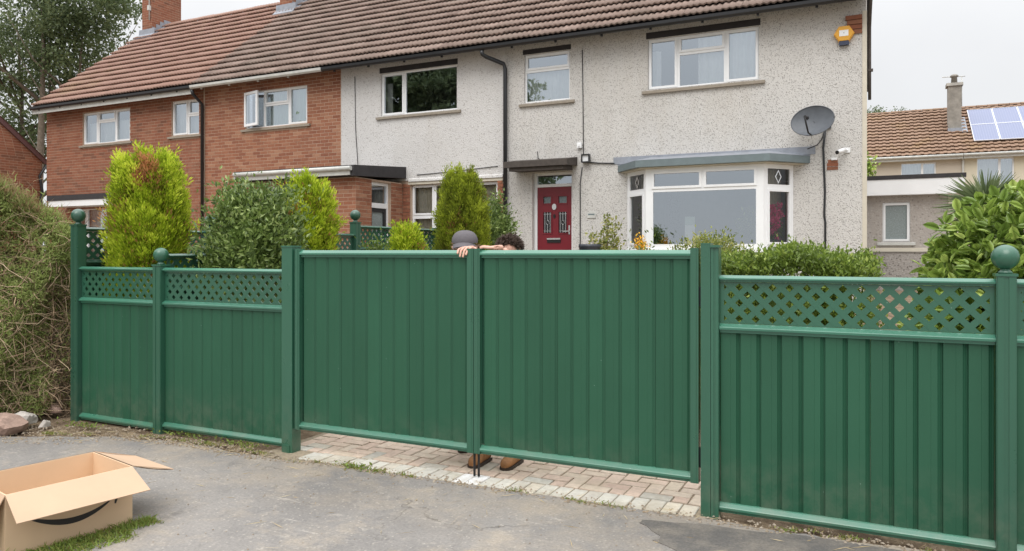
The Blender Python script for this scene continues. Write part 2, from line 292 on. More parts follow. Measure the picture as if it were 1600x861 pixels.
class MB:
    def __init__(s, fr=WORLD): s.v, s.f, s.m, s.fr, s.sm = [], [], [], fr, []
    def pt(s, p): s.v.append(s.fr(*p)); return len(s.v) - 1
    def face(s, pts, m=0, smooth=False): s.f.append([s.pt(p) for p in pts]); s.m.append(m); s.sm.append(smooth)
    def box(s, u0, u1, d0, d1, z0, z1, m=0):
        i = [s.pt(p) for p in ((u0, d0, z0), (u1, d0, z0), (u1, d1, z0), (u0, d1, z0), (u0, d0, z1), (u1, d0, z1), (u1, d1, z1), (u0, d1, z1))]
        for q in ((0, 3, 2, 1), (4, 5, 6, 7), (0, 1, 5, 4), (1, 2, 6, 5), (2, 3, 7, 6), (3, 0, 4, 7)):
            s.f.append([i[k] for k in q]); s.m.append(m); s.sm.append(False)
    def prism(s, prof, u0, u1, m=0):     # closed profile (d,z) swept along u
        a = [s.pt((u0, d, z)) for d, z in prof]; b = [s.pt((u1, d, z)) for d, z in prof]; n = len(prof)
        for i in range(n): s.f.append([a[i], a[(i + 1) % n], b[(i + 1) % n], b[i]]); s.m.append(m); s.sm.append(False)
        s.f.append(a[::-1]); s.f.append(b); s.m += [m, m]; s.sm += [False, False]
    def plate(s, poly, d0, d1, m=0):     # polygon in (u,z), extruded along d
        a = [s.pt((u, d0, z)) for u, z in poly]; b = [s.pt((u, d1, z)) for u, z in poly]; n = len(poly)
        for i in range(n): s.f.append([a[i], a[(i + 1) % n], b[(i + 1) % n], b[i]]); s.m.append(m); s.sm.append(False)
        s.f.append(a[::-1]); s.f.append(b); s.m += [m, m]; s.sm += [False, False]
    def slab(s, poly, z0, z1, m=0):      # polygon in (u,d), extruded up
        a = [s.pt((u, d, z0)) for u, d in poly]; b = [s.pt((u, d, z1)) for u, d in poly]; n = len(poly)
        for i in range(n): s.f.append([a[i], a[(i + 1) % n], b[(i + 1) % n], b[i]]); s.m.append(m); s.sm.append(False)
        s.f.append(a[::-1]); s.f.append(b); s.m += [m, m]; s.sm += [False, False]
    def tube(s, path, r, n=7, m=0, caps=True):
        path = [s.fr(*p) for p in path]; rr = r if isinstance(r, (list, tuple)) else [r] * len(path); rings = []
        for i, p in enumerate(path):
            d = (path[min(i + 1, len(path) - 1)] - path[max(i - 1, 0)]).normalized()
            a = d.orthogonal().normalized() if i == 0 else (s._a - d * s._a.dot(d)).normalized(); s._a = a; b = d.cross(a)
            k = len(s.v)
            for j in range(n):
                t = 2 * math.pi * j / n; s.v.append(p + (a * math.cos(t) + b * math.sin(t)) * rr[i])
            rings.append(range(k, k + n))
        for A, B in zip(rings, rings[1:]):
            for j in range(n): s.f.append([A[j], A[(j + 1) % n], B[(j + 1) % n], B[j]]); s.m.append(m); s.sm.append(True)
        if caps: s.f.append(list(rings[0])[::-1]); s.f.append(list(rings[-1])); s.m += [m, m]; s.sm += [False, False]
    def lathe(s, c, prof, n=20, m=0):    # profile (r,z) round the vertical through c
        rings = []
        for r, z in prof:
            k = len(s.v)
            for j in range(n): t = 2 * math.pi * j / n; s.v.append(Vector((c[0] + r * math.cos(t), c[1] + r * math.sin(t), c[2] + z)))
            rings.append(range(k, k + n))
        for A, B in zip(rings, rings[1:]):
            for j in range(n): s.f.append([A[j], A[(j + 1) % n], B[(j + 1) % n], B[j]]); s.m.append(m); s.sm.append(True)
        s.f.append(list(rings[0])[::-1]); s.f.append(list(rings[-1])); s.m += [m, m]; s.sm += [False, False]
    def holed(s, u0, u1, z0, z1, holes, d0, d1, m=0):   # a plate from depth d0 (back) to d1 (front) with rectangular holes
        us = sorted({u0, u1, *[min(max(h[k], u0), u1) for h in holes for k in (0, 1)]})
        zs = sorted({z0, z1, *[min(max(h[k], z0), z1) for h in holes for k in (2, 3)]})
        solid = lambda u, z: u0 < u < u1 and z0 < z < z1 and not any(h[0] < u < h[1] and h[2] < z < h[3] for h in holes)
        for a, b in zip(us, us[1:]):
            for c, e in zip(zs, zs[1:]):
                um, zm = (a + b) / 2, (c + e) / 2
                if not solid(um, zm): continue
                for d in (d0, d1): s.face([(a, d, c), (b, d, c), (b, d, e), (a, d, e)], m)
                i = us.index(a); j = zs.index(c)
                nb = ((us[i - 1] + a) / 2 if i else u0 - 1, (us[i + 2] + b) / 2 if i + 2 < len(us) else u1 + 1)
                nz = ((zs[j - 1] + c) / 2 if j else z0 - 1, (zs[j + 2] + e) / 2 if j + 2 < len(zs) else z1 + 1)
                if not solid(nb[0], zm): s.face([(a, d0, c), (a, d1, c), (a, d1, e), (a, d0, e)], m)
                if not solid(nb[1], zm): s.face([(b, d0, c), (b, d1, c), (b, d1, e), (b, d0, e)], m)
                if not solid(um, nz[0]): s.face([(a, d0, c), (b, d0, c), (b, d1, c), (a, d1, c)], m)
                if not solid(um, nz[1]): s.face([(a, d0, e), (b, d0, e), (b, d1, e), (a, d1, e)], m)
    def mesh(s, name, mats):
        me = bpy.data.meshes.new(name); me.from_pydata([tuple(v) for v in s.v], [], s.f)
        for q in (mats if isinstance(mats, (list, tuple)) else [mats]): me.materials.append(M[q] if isinstance(q, str) else q)
        me.polygons.foreach_set('material_index', s.m); me.polygons.foreach_set('use_smooth', s.sm); me.update()
        if any(s.sm):
            bm = bmesh.new(); bm.from_mesh(me); bmesh.ops.remove_doubles(bm, verts=bm.verts, dist=1e-5); bm.to_mesh(me); bm.free()
        return me
    def build(s, name, mats, parent=None, kind=None, label=None):
        o = bpy.data.objects.new(name, s.mesh(name, mats)); COL.objects.link(o); adopt(o, parent)
        return tag(o, label, None, None, kind)
def inst(name, me, parent, loc, rot=None, scale=None):
    o = bpy.data.objects.new(name, me); COL.objects.link(o); o.location = loc
    if rot is not None: o.rotation_euler = rot
    if scale is not None: o.scale = scale
    if parent is not None: o.parent = parent; o.matrix_parent_inverse = Matrix.Translation(-BASE[parent])
    return o
def npmesh(name, V, F, mat, tint=None, smooth=False):      # V (n,3), F (m,4)
    me = bpy.data.meshes.new(name); me.vertices.add(len(V)); me.vertices.foreach_set('co', V.astype(np.float32).ravel())
    k = F.shape[1]; me.loops.add(F.size); me.loops.foreach_set('vertex_index', F.astype(np.int32).ravel())
    me.polygons.add(len(F)); me.polygons.foreach_set('loop_start', np.arange(len(F), dtype=np.int32) * k)
    me.polygons.foreach_set('loop_total', np.full(len(F), k, dtype=np.int32))
    me.polygons.foreach_set('use_smooth', np.full(len(F), smooth, dtype=bool))
    if tint is not None:
        a = me.attributes.new('tint', 'FLOAT', 'POINT'); a.data.foreach_set('value', tint.astype(np.float32))
    me.materials.append(mat); me.update(calc_edges=True); return me
def npobj(name, me, parent=None, kind=None):
    o = bpy.data.objects.new(name, me); COL.objects.link(o); adopt(o, parent)
    if kind: o['kind'] = kind
    return o
def unit(a): return a / (np.linalg.norm(a, axis=1, keepdims=True) + 1e-9)
def leaf_mesh(name, P, D, L, Wd, mat, tint, fold=.25):      # two-triangle folded leaves: base P, direction D, length L, width Wd
    n = len(P); D = unit(D); rnd = RNG.normal(size=(n, 3)); X = unit(np.cross(D, rnd)); N = np.cross(X, D)
    L = np.broadcast_to(L, (n,))[:, None]; Wd = np.broadcast_to(Wd, (n,))[:, None]
    V = np.stack([P, P + D * L * .45 + X * Wd / 2 + N * Wd * fold, P + D * L, P + D * L * .45 - X * Wd / 2 + N * Wd * fold], 1).reshape(-1, 3)
    F = np.arange(n * 4).reshape(n, 4)
    return npmesh(name, V, F, mat, np.repeat(tint, 4))

# ------------------------------------------------------------------ ground: soil sheet, forecourt, patch, drive
m = MB(); GX = [-400, -60, -30, -12, -8.5, 0, 3, 12, 60, 400]; GY = [-400, -60, -12, 3, 6.3, 7.5, 9, 10.5, 12, 13, 22, 60, 400]
def gz(y): return 0.0 if y <= 6.3 else min(.82, (y - 6.3) / 6.2 * .82)
for a, b in zip(GX, GX[1:]):
    for c_, d_ in zip(GY, GY[1:]):
        m.face([(a, c_, gz(c_) - .02), (b, c_, gz(c_) - .02), (b, d_, gz(d_) - .02), (a, d_, gz(d_) - .02)])
tag(m.build('ground', 'soil'), kind='structure')
edge = [(-30, 2.6), (-9.5, 3.5), (-8.2, 3.45), (-7.4, 3.72), (-6.8, 3.93), (-6.3, 4.14), (-5.95, 4.32), (-5.5, 4.40), (-5.0, 4.44), (-4.6, 4.42), (-4.2, 4.40), (-3.7, 4.47), (-2.7, 4.50), (-1.6, 4.515), (-1.25, 4.53), (-.9, 4.535), (.2, 4.56), (1.2, 4.57), (30, 4.6)]
def edgey(x):
    for (a, b), (c_, d_) in zip(edge, edge[1:]):
        if a <= x <= c_: return b + (d_ - b) * (x - a) / (c_ - a)
    return 4.5
xs = [-30, -20, -14] + [-10 + i * .045 for i in range(int(12.5 / .045))] + [4, 8, 14, 30]
m = MB()
def ey(x): return edgey(x) + .022 * math.sin(x * 9.1) * math.sin(x * 3.3 + 1) + random.uniform(-.012, .012)
yy = [ey(x) for x in xs]
for i in range(len(xs) - 1):
    a, b = xs[i], xs[i + 1]
    m.face([(a, -30, 0), (b, -30, 0), (b, 1.5, 0), (a, 1.5, 0)]); m.face([(a, 1.5, 0), (b, 1.5, 0), (b, yy[i + 1], 0), (a, yy[i], 0)])
    m.face([(a, yy[i], 0), (b, yy[i + 1], 0), (b, yy[i + 1] + .012, -.03), (a, yy[i] + .012, -.03)])
tag(m.build('forecourt', 'asphalt'), kind='structure')
m = MB(); poly = []
for i in range(90):
    t_ = 2 * math.pi * i / 90; q = 1 + .05 * math.sin(5 * t_) + .03 * math.sin(11 * t_ + 1) + random.uniform(-.012, .012)
    x = .35 + 1.5 * math.copysign(abs(math.cos(t_)) ** .55, math.cos(t_)) * q; y = 4.21 + .29 * math.copysign(abs(math.sin(t_)) ** .6, math.sin(t_)) * q
    poly.append((x, min(y, edgey(x) - .03)))
m.slab(poly, -.01, .004); tag(m.build('tarmac_patch', 'patch'), kind='structure')
# drive: base sheet and real block pavers
dr = thing('driveway', None, None, (-2.5, 5, 0)); dr['kind'] = 'structure'
m = MB(); m.face([(-4.4, 4.42, -.006), (-.85, 4.42, -.006), (-.85, 6.3, -.006), (-4.4, 6.3, -.006)])
m.face([(-4.4, 6.3, -.006), (-.85, 6.3, -.006), (-.85, 12.4, .80), (-4.4, 12.4, .80)]); m.build('joint_sand', 'sand', dr)
def paver_mesh(w, l, mat):
    q = MB(); b = .004; h = .05
    lo = [(-w / 2, -l / 2), (w / 2, -l / 2), (w / 2, l / 2), (-w / 2, l / 2)]; hi = [(x - math.copysign(b, x), y - math.copysign(b, y)) for x, y in lo]
    for i in range(4):
        j = (i + 1) % 4; q.face([(*lo[i], -h), (*lo[j], -h), (*lo[j], -b), (*lo[i], -b)]); q.face([(*lo[i], -b), (*lo[j], -b), (*hi[j], 0), (*hi[i], 0)])
    q.face([(*p, 0) for p in hi]); return q.mesh('paver', mat)
PW, PL, PG = .098, .2, .106
PM = {k: paver_mesh(PW, PL, k) for k in ('paver', 'paver_grey', 'paver_white')}
PMH = paver_mesh(PW, .094, 'paver')
pav = []
x = -3.98
while x < -.95:
    pav.append(('paver_white' if -2.68 < x < -2.42 else 'paver_grey', x, 4.588 + (x + 4) * .02, 0)); x += PG
y0 = 4.70
NX, NY = 33, 15                          # herringbone on a grid of half pavers
for cy in range(NY):
    for cx in range(NX):
        r_ = (cx - cy) % 4; X0, Y0 = -4.33 + cx * PG, y0 + cy * PG + (cx * PG - .3) * .02
        if r_ == 0 and cx + 1 < NX: pav.append(('paver', X0 + PG, Y0 + .5 * PG, R(90)))
        elif r_ == 2 and cy > 0: pav.append(('paver', X0 + .5 * PG, Y0, 0))
        elif r_ == 2 or (r_ == 1 and cx == 0): pav.append(('half', X0 + .5 * PG, Y0 + .5 * PG, 0))
PM['half'] = PMH
for k, x, y, rz in pav:
    if k == 'paver' and random.random() < .12 and y < 5: k = 'paver_grey'
    o = inst('paver', PM[k], dr, (x + random.uniform(-.002, .002), y + random.uniform(-.002, .002), .004 + random.uniform(-.003, .003)),
             (R(random.uniform(-.7, .7)), R(random.uniform(-.7, .7)), rz + R(random.uniform(-.8, .8))))
# ------------------------------------------------------------------ fence, gates
def clip(poly, f):
    out = []
    for i, p in enumerate(poly):
        q = poly[(i + 1) % len(poly)]; a, b = f(p), f(q)
        if a >= 0: out.append(p)
        if (a >= 0) != (b >= 0): t_ = a / (a - b); out.append((p[0] + (q[0] - p[0]) * t_, p[1] + (q[1] - p[1]) * t_))
    return out
def lattice(fr, u0, u1, z0, z1, parent, mat, pitch=.096, bar=.034, mar=.022, d=0.0):
    b = MB(fr); b.holed(u0, u1, z0, z1, [(u0 + mar, u1 - mar, z0 + .004, z1 - .004)], d - .008, d + .001)
    rect = (u0 + mar, u1 - mar, z0 + .004, z1 - .004); hw = bar / 2 * math.sqrt(2)
    nb = int((u1 - u0 + (z1 - z0) * 2) / pitch) + 3
    for sgn, dd in ((1, 0), (-1, .0012)):
        for i in range(-nb, nb):
            c0 = (u0 + u1) / 2 + (i + .25) * pitch; H = z1 - z0 + .2
            zc = (z0 + z1) / 2
            q = [(c0 - hw - sgn * H, zc - H), (c0 + hw - sgn * H, zc - H), (c0 + hw + sgn * H, zc + H), (c0 - hw + sgn * H, zc + H)]
            for f in (lambda p: p[0] - rect[0], lambda p: rect[1] - p[0], lambda p: p[1] - rect[2], lambda p: rect[3] - p[1]):
                q = clip(q, f)
                if len(q) < 3: break
            if len(q) >= 3: b.plate(q, d - .006 + dd, d + dd)
    return b.build('lattice', mat, parent)
def rail(fr, u0, u1, z0, z1, parent, mat, name, w=.032):
    h = z1 - z0; b = MB(fr)
    b.prism([(-w, z0), (w - .020, z0), (w - .019, z0 + h * .34), (w, z0 + h * .36), (w + .001, z0 + h * .58), (w - .003, z0 + h * .66), (w * .34, z0 + h * .92), (w * .12, z1), (-w * .3, z1), (-w, z0 + h * .5)], u0, u1)
    return b.build(name, 'rail' if mat == 'green' else mat, parent)
def board_mesh(w, h, mat, k=1.0):
    b = MB(Fr(b=(0, -1, 0)))
    prof = [(0, 0), (.0015, .002), (.006, .003), (w * .50, .001), (w * .515, -.0002), (w * .53, .0006), (w * .78, -.002), (w * .83, -.010), (w * .93, -.017), (w - .0016, -.018), (w - .0006, -.003)]
    if k < 1: prof = [(0, 0), (.0015, .0015), (.006, .002), (w * .50, .0005), (w * .515, -.0004), (w * .53, .0003), (w * .78, -.0025), (w * .86, -.009), (w - .0016, -.0115), (w - .0006, -.003)]
    for (a, d0), (c_, d1) in zip(prof, prof[1:]): b.face([(a, d0, 0), (c_, d1, 0), (c_, d1, h), (a, d0, h)])
    b.face([(0, -.022, 0), (w - .0006, -.022, 0), (w - .0006, -.022, h), (0, -.022, h)])
    for z in (0, h): b.face([(p[0], p[1], z) for p in prof] + [(w - .0006, -.022, z), (0, -.022, z)])
    b.face([(0, 0, 0), (0, -.022, 0), (0, -.022, h), (0, 0, h)]); b.face([(w - .0006, 0, 0), (w - .0006, -.022, 0), (w - .0006, -.022, h), (w - .0006, 0, h)])
    return b.mesh('board', {'green': 'boardgreen', 'green_dark': 'board_dark'}[mat])
def boards(fr, u0, u1, z0, z1, n, parent, mat, d=0.0, k=1.0):
    w = (u1 - u0) / n; me = board_mesh(w, z1 - z0, mat, k); ang = math.atan2(fr.a.y, fr.a.x)
    for i in range(n):
        inst('board', me, parent, fr(u0 + i * w, d + random.uniform(-.0015, .0015), z0), (0, 0, ang + R(random.uniform(-.5, .5))))
def post(fr, u, w, z1, parent, mat, ball=True, z0=-.05, dp=.045, name='post'):
    b = MB(fr); b.box(u - w / 2, u + w / 2, -dp, dp, z0, z1)
    for k in (-.28, .28):                        # the raised edges of the rolled steel post
        b.box(u + k * w - w * .16, u + k * w + w * .16, dp, dp + .004, z0 + .02, z1 - .004)
    p = b.build(name, mat, parent)
    if ball:
        c = fr(u, 0, z1); k = MB()
        e = MB(fr); e.box(u - w * .56, u + w * .56, -dp - .006, dp + .008, z1, z1 + .014); e.build('cap', mat, parent)
        rr = .066
        k.lathe(c, [(.034, .014), (.034, .022), (.024, .03), (.022, .04)] + [(max(.004, rr * math.sin(t_)), .034 + rr - rr * math.cos(t_)) for t_ in [R(x) for x in range(22, 181, 12)]], 24)
        k.build('ball_finial', mat, parent)
    return p
def bay(fr, u0, u1, n, parent, mat='green', zt=1.475, zm=1.18, zb=.085, lat=True):
    rail(fr, u0, u1, zt - .04, zt, parent, mat, 'top_rail')
    rail(fr, u0, u1, zb - .06, zb, parent, mat, 'bottom_rail')
    if lat:
        rail(fr, u0, u1, zm - .055, zm, parent, mat, 'middle_rail', .034); lattice(fr, u0 + .001, u1 - .001, zm + .002, zt - .042, parent, mat)
        boards(fr, u0 + .002, u1 - .002, zb - .025, zm - .03, n, parent, mat, 0, .5 if fr(u0, 0, 0).x < -4 else 1)
    else: boards(fr, u0 + .002, u1 - .002, zb + .002, zt - .042, n, parent, mat)
FY = 4.65
F0 = Fr((0, FY, 0))
fl = thing('fence', 'low green steel fence of two lattice topped bays left of the gates', 'fence', (-5.6, FY, 0))
post(F0, -6.92, .105, 1.87, fl, 'green_dark', True, -.05)
post(F0, -5.765, .105, 1.49, fl, 'green', True)
bay(F0, -6.866, -5.819, 9, fl, zb=.06); bay(F0, -5.711, -4.293, 12, fl)
gp = thing('gate_post', 'square green steel gate post beside the lattice fence left of the gates', 'post', (-4.24, FY, 0), 'gate posts')
b = MB(F0); b.box(-4.292, -4.184, -.052, .05, -.05, 1.655); b.box(-4.297, -4.179, -.057, .055, 1.655, 1.668); b.build('shaft', 'green', gp)
b = MB(F0); b.box(-4.275, -4.205, .0505, .058, -.03, .055); b.build('base_plate', 'green', gp)
gp = thing('gate_post', 'square green steel gate post with the gap of daylight, right of the gates', 'post', (-.9, FY, 0), 'gate posts')
b = MB(F0); b.box(-.928, -.870, -.05, .05, -.05, 1.665); b.build('shaft', 'green', gp)
b = MB(F0); b.box(-.9285, -.8695, -.051, .051, 1.665, 1.672); b.build('cap', 'green', gp)
fr_ = thing('fence', 'low green steel fence with tall boards and lattice right of the gates', 'fence', (0, FY, 0))
post(F0, -.845, .048, 1.645, fr_, 'green', False)
b = MB(F0); b.box(-.8685, -.812, -.052, .062, 1.645, 1.66); b.build('cap', 'green', fr_)
post(F0, .652, .09, 1.49, fr_, 'green', True)
bay(F0, -.820, .606, 12, fr_); bay(F0, .698, 2.1, 11, fr_); post(F0, 2.15, .09, 1.49, fr_, 'green', True)
def gate(u0, u1, n, label, hinge_u):
    g = thing('gate', label, 'gate', ((u0 + u1) / 2, FY, .2), 'green double gates'); sw = .05
    for a in (u0, u1 - sw):
        b = MB(F0); b.box(a, a + sw, -.03, .034, .185, 1.642); b.box(a + .014, a + sw - .014, .034, .037, .19, 1.638); b.build('stile', 'green', g)
    rail(F0, u0 + sw, u1 - sw, 1.575, 1.63, g, 'green', 'top_rail', .036); rail(F0, u0 + sw, u1 - sw, .185, .245, g, 'green', 'bottom_rail', .036)
    boards(F0, u0 + sw + .022, u1 - sw - .002, .215, 1.60, n, g, 'green', .004, .5)
    b = MB(F0); b.box(u0 + sw, u0 + sw + .02, -.03, -.02, .247, 1.573); b.build('channel', 'green', g)
    for z in (.28, 1.28):
        b = MB(F0); b.box(hinge_u - .009, hinge_u + .009, -.02, .012, z, z + .12); b.build('hinge', 'black', g)
    return g
g1 = gate(-4.172, -2.532, 12, 'left green steel double gate leaf with the hand gripping its top', -4.178)
g2 = gate(-2.527, -.945, 13, 'right green steel double gate leaf next to the taller slim post', -.9365)
for g, u in ((g1, -2.543), (g2, -2.508)):
    b = MB(F0); b.tube([(u, -.01, .35), (u, -.01, .012)], .009, 8); b.build('drop_bolt', 'black', g)
# boundary fences running back towards the houses
FA = Fr((-6.92, 4.70, 0), (0, 1, 0), (1, 0, 0))
fa = thing('boundary_fence', 'dark green lattice topped side fence behind the corner post', 'fence', (-6.92, 6, 0))
bay(FA, 0, 1.5, 10, fa, 'green_dark', 1.86, 1.54, .1); post(FA, 1.55, .09, 1.88, fa, 'green_dark', True); bay(FA, 1.6, 3.4, 12, fa, 'green_dark', 1.86, 1.54, .25)
FB = Fr((-5.77, 4.72, 0), (0, 1, 0), (1, 0, 0))
fb = thing('boundary_fence', 'green lattice fence running back between the conifers to the brick porch', 'fence', (-5.77, 8, 0))
bay(FB, 0, 1.3, 9, fb, 'green_dark', 1.60, 1.30, .1); post(FB, 1.345, .09, 1.62, fb, 'green_dark', False)
bay(FB, 1.39, 2.7, 9, fb, 'green_dark', 1.84, 1.54, .2); post(FB, 2.75, .10, 1.975, fb, 'green_dark', True)
bay(FB, 2.80, 4.6, 13, fb, 'green_dark', 1.95, 1.68, .4); post(FB, 4.65, .09, 1.97, fb, 'green_dark', False); bay(FB, 4.7, 6.6, 13, fb, 'green_dark', 1.95, 1.68, .6)

# ------------------------------------------------------------------ houses
HY = 13.07
ub = MB(Fr(b=(0, 1, 0)))       # unit brick, open back: x 0..1 along, y -1..0 proud, z 0..1
for q in ([(0, -1, 0), (1, -1, 0), (1, -1, 1), (0, -1, 1)], [(0, 0, 0), (0, -1, 0), (0, -1, 1), (0, 0, 1)], [(1, -1, 0), (1, 0, 0), (1, 0, 1), (1, -1, 1)], [(0, -1, 1), (1, -1, 1), (1, 0, 1), (0, 0, 1)], [(0, 0, 0), (1, 0, 0), (1, -1, 0), (0, -1, 0)]): ub.face(q)
UBM = {}
def brickwork(parent, mat, faces, limit=300):
    """faces: (frame, length, z0, z1, holes). The nearest bricks become parts, the rest one mesh."""
    L = []
    for fr, ln, z0, z1, holes in faces:
        row = 0; z = z0
        while z + .065 < z1 + .001:
            hs = sorted([(h[0], h[1]) for h in holes if h[2] < z + .06 and h[3] > z + .005]); spans = []; a = 0
            for h0, h1 in hs:
                if h0 > a: spans.append((a, h0))
                a = max(a, h1)
            if a < ln: spans.append((a, ln))
            for s0, s1 in spans:
                s = -.1125 * (row % 2) + math.floor(s0 / .225) * .225
                while s < s1:
                    c0, c1 = max(s, s0 + .002), min(s + .215, s1 - .002)
                    if c1 - c0 > .03: L.append((fr, c0, c1, z, z + .065 + random.uniform(-.001, .001), .0035 + random.uniform(-.0012, .0015)))
                    s += .225
            z += .075; row += 1
    L.sort(key=lambda e: (e[0]((e[1] + e[2]) / 2, 0, e[3]) - EYE).length)
    if mat not in UBM: UBM[mat] = ub.mesh('brick', mat)
    for fr, a, b_, z0, z1, p in L[:limit]:
        inst('brick', UBM[mat], parent, fr(a, 0, z0), (0, 0, math.atan2(fr.a.y, fr.a.x)), (b_ - a, p, z1 - z0))
    if L[limit:]:
        V = []; 
        for fr, a, b_, z0, z1, p in L[limit:]:
            V += [fr(a, 0, z0), fr(b_, 0, z0), fr(b_, p, z0), fr(a, p, z0), fr(a, 0, z1), fr(b_, 0, z1), fr(b_, p, z1), fr(a, p, z1)]
        V = np.array([tuple(v) for v in V]); n = len(V) // 8
        F = (np.arange(n) * 8)[:, None, None] + np.array([(3, 2, 6, 7), (4, 7, 6, 5), (0, 1, 2, 3), (1, 5, 6, 2), (0, 3, 7, 4)])[None]
        npobj('brickwork', npmesh('brickwork', V, F.reshape(-1, 4), M[mat]), parent, 'stuff')
def window(parent, fr, u0, u1, z0, z1, lights, inset=.05, sill=True, room='room', curtains=(), glassm='glass', name='window', depth=1.6, sillm='sill', roombox=True):
    """lights: (u0,u1,z0,z1,sash) in fractions of the window; returns the frame part"""
    w, h = u1 - u0, z1 - z0; b = MB(fr); holes = []
    for a, c_, d, e, sash in lights:
        k = .058 if sash else .030
        holes.append((u0 + a * w + k, u0 + c_ * w - k, z0 + d * h + k, z0 + e * h - k, sash))
    b.holed(u0, u1, z0, z1, [q[:4] for q in holes], -inset - .05, -inset)
    for (a, c_, d, e, sash) in holes:
        if sash: b.holed(a - .040, c_ + .040, d - .040, e + .040, [(a, c_, d, e)], -inset + .0005, -inset + .016)
    f = b.build(name, 'white', parent)
    for (a, c_, d, e, sash) in holes:
        p = MB(fr); p.face([(a - .005, -inset - .02, d - .005), (c_ + .005, -inset - .02, d - .005), (c_ + .005, -inset - .02, e + .005), (a - .005, -inset - .02, e + .005)]); p.build('pane', glassm, f)
    if sill:
        s = MB(fr); s.prism([(-inset, z0 - .075), (.05, z0 - .075), (.05, z0 - .025), (-inset, z0 - .002)], u0 - .1, u1 + .1); s.build('sill', sillm, f)
    if roombox:
        r = MB(fr); A, B, C, D_, K = u0 - .2, u1 + .2, z0 - .3, z1 + .1, -inset - .06
        for q in ([(A, K - depth, C), (B, K - depth, C), (B, K - depth, D_), (A, K - depth, D_)], [(A, K, C), (A, K - depth, C), (A, K - depth, D_), (A, K, D_)], [(B, K, C), (B, K - depth, C), (B, K - depth, D_), (B, K, D_)],
                  [(A, K, C), (B, K, C), (B, K - depth, C), (A, K - depth, C)], [(A, K, D_), (B, K, D_), (B, K - depth, D_), (A, K - depth, D_)]): r.face(q)
        r.build('room_interior', room, f)
    for (a, c_, mat, d0, d1) in curtains:
        k = MB(fr); n = max(4, int((c_ - a) * w / .02)); U = [u0 + (a + (c_ - a) * i / n) * w for i in range(n + 1)]
        for i in range(n):
            q = [(U[i], -inset - .14 - .018 * math.sin(i * 1.15) - .01 * math.sin(i * .37), 0), (U[i + 1], -inset - .14 - .018 * math.sin((i + 1) * 1.15) - .01 * math.sin((i + 1) * .37), 0)]
            k.face([(q[0][0], q[0][1], z0 + d0 * h), (q[1][0], q[1][1], z0 + d0 * h), (q[1][0], q[1][1], z0 + d1 * h), (q[0][0], q[0][1], z0 + d1 * h)], 0, True)
        k.build('curtain', mat, f)
    return f
def lintel(parent, fr, u0, u1, z0, z1, mat='felt'):
    b = MB(fr); b.box(u0, u1, -.06, .004, z0, z1); return b.build('lintel', mat, parent)
# roof: courses of ribbed interlocking tiles
PITCH = R(40); EV_Y, EV_Z = HY - .33, 5.63; RG_Y, RG_Z = 16.60, 5.63 + 3.86 * math.tan(R(40))
SLOPE = (RG_Y - EV_Y) / math.cos(PITCH); GAUGE = .345; TW = .33
def tile_mesh(mat, w=TW, ribs=3):
    b = MB(Fr(b=(0, 1, 0))); n = ribs * 4; pr = []
    for i in range(n + 1):
        ph = (i % 4) / 4 * 2 * math.pi; pr.append((w * i / n, .011 * math.sin(ph) + (.003 if i % 4 == 1 else 0)))
    L = GAUGE + .07
    for (x0, h0), (x1, h1) in zip(pr, pr[1:]):
        b.face([(x0, 0, h0 + .070), (x1, 0, h1 + .070), (x1, L, h1 + .002), (x0, L, h0 + .002)], 0, True)
        b.face([(x0, 0, h0 + .044), (x1, 0, h1 + .044), (x1, 0, h1 + .070), (x0, 0, h0 + .070)])
        b.face([(x0, 0, h0 + .044), (x1, 0, h1 + .044), (x1, .1, h1 + .022), (x0, .1, h0 + .022)])
    return b.mesh('roof_tile', mat)
TM = {}
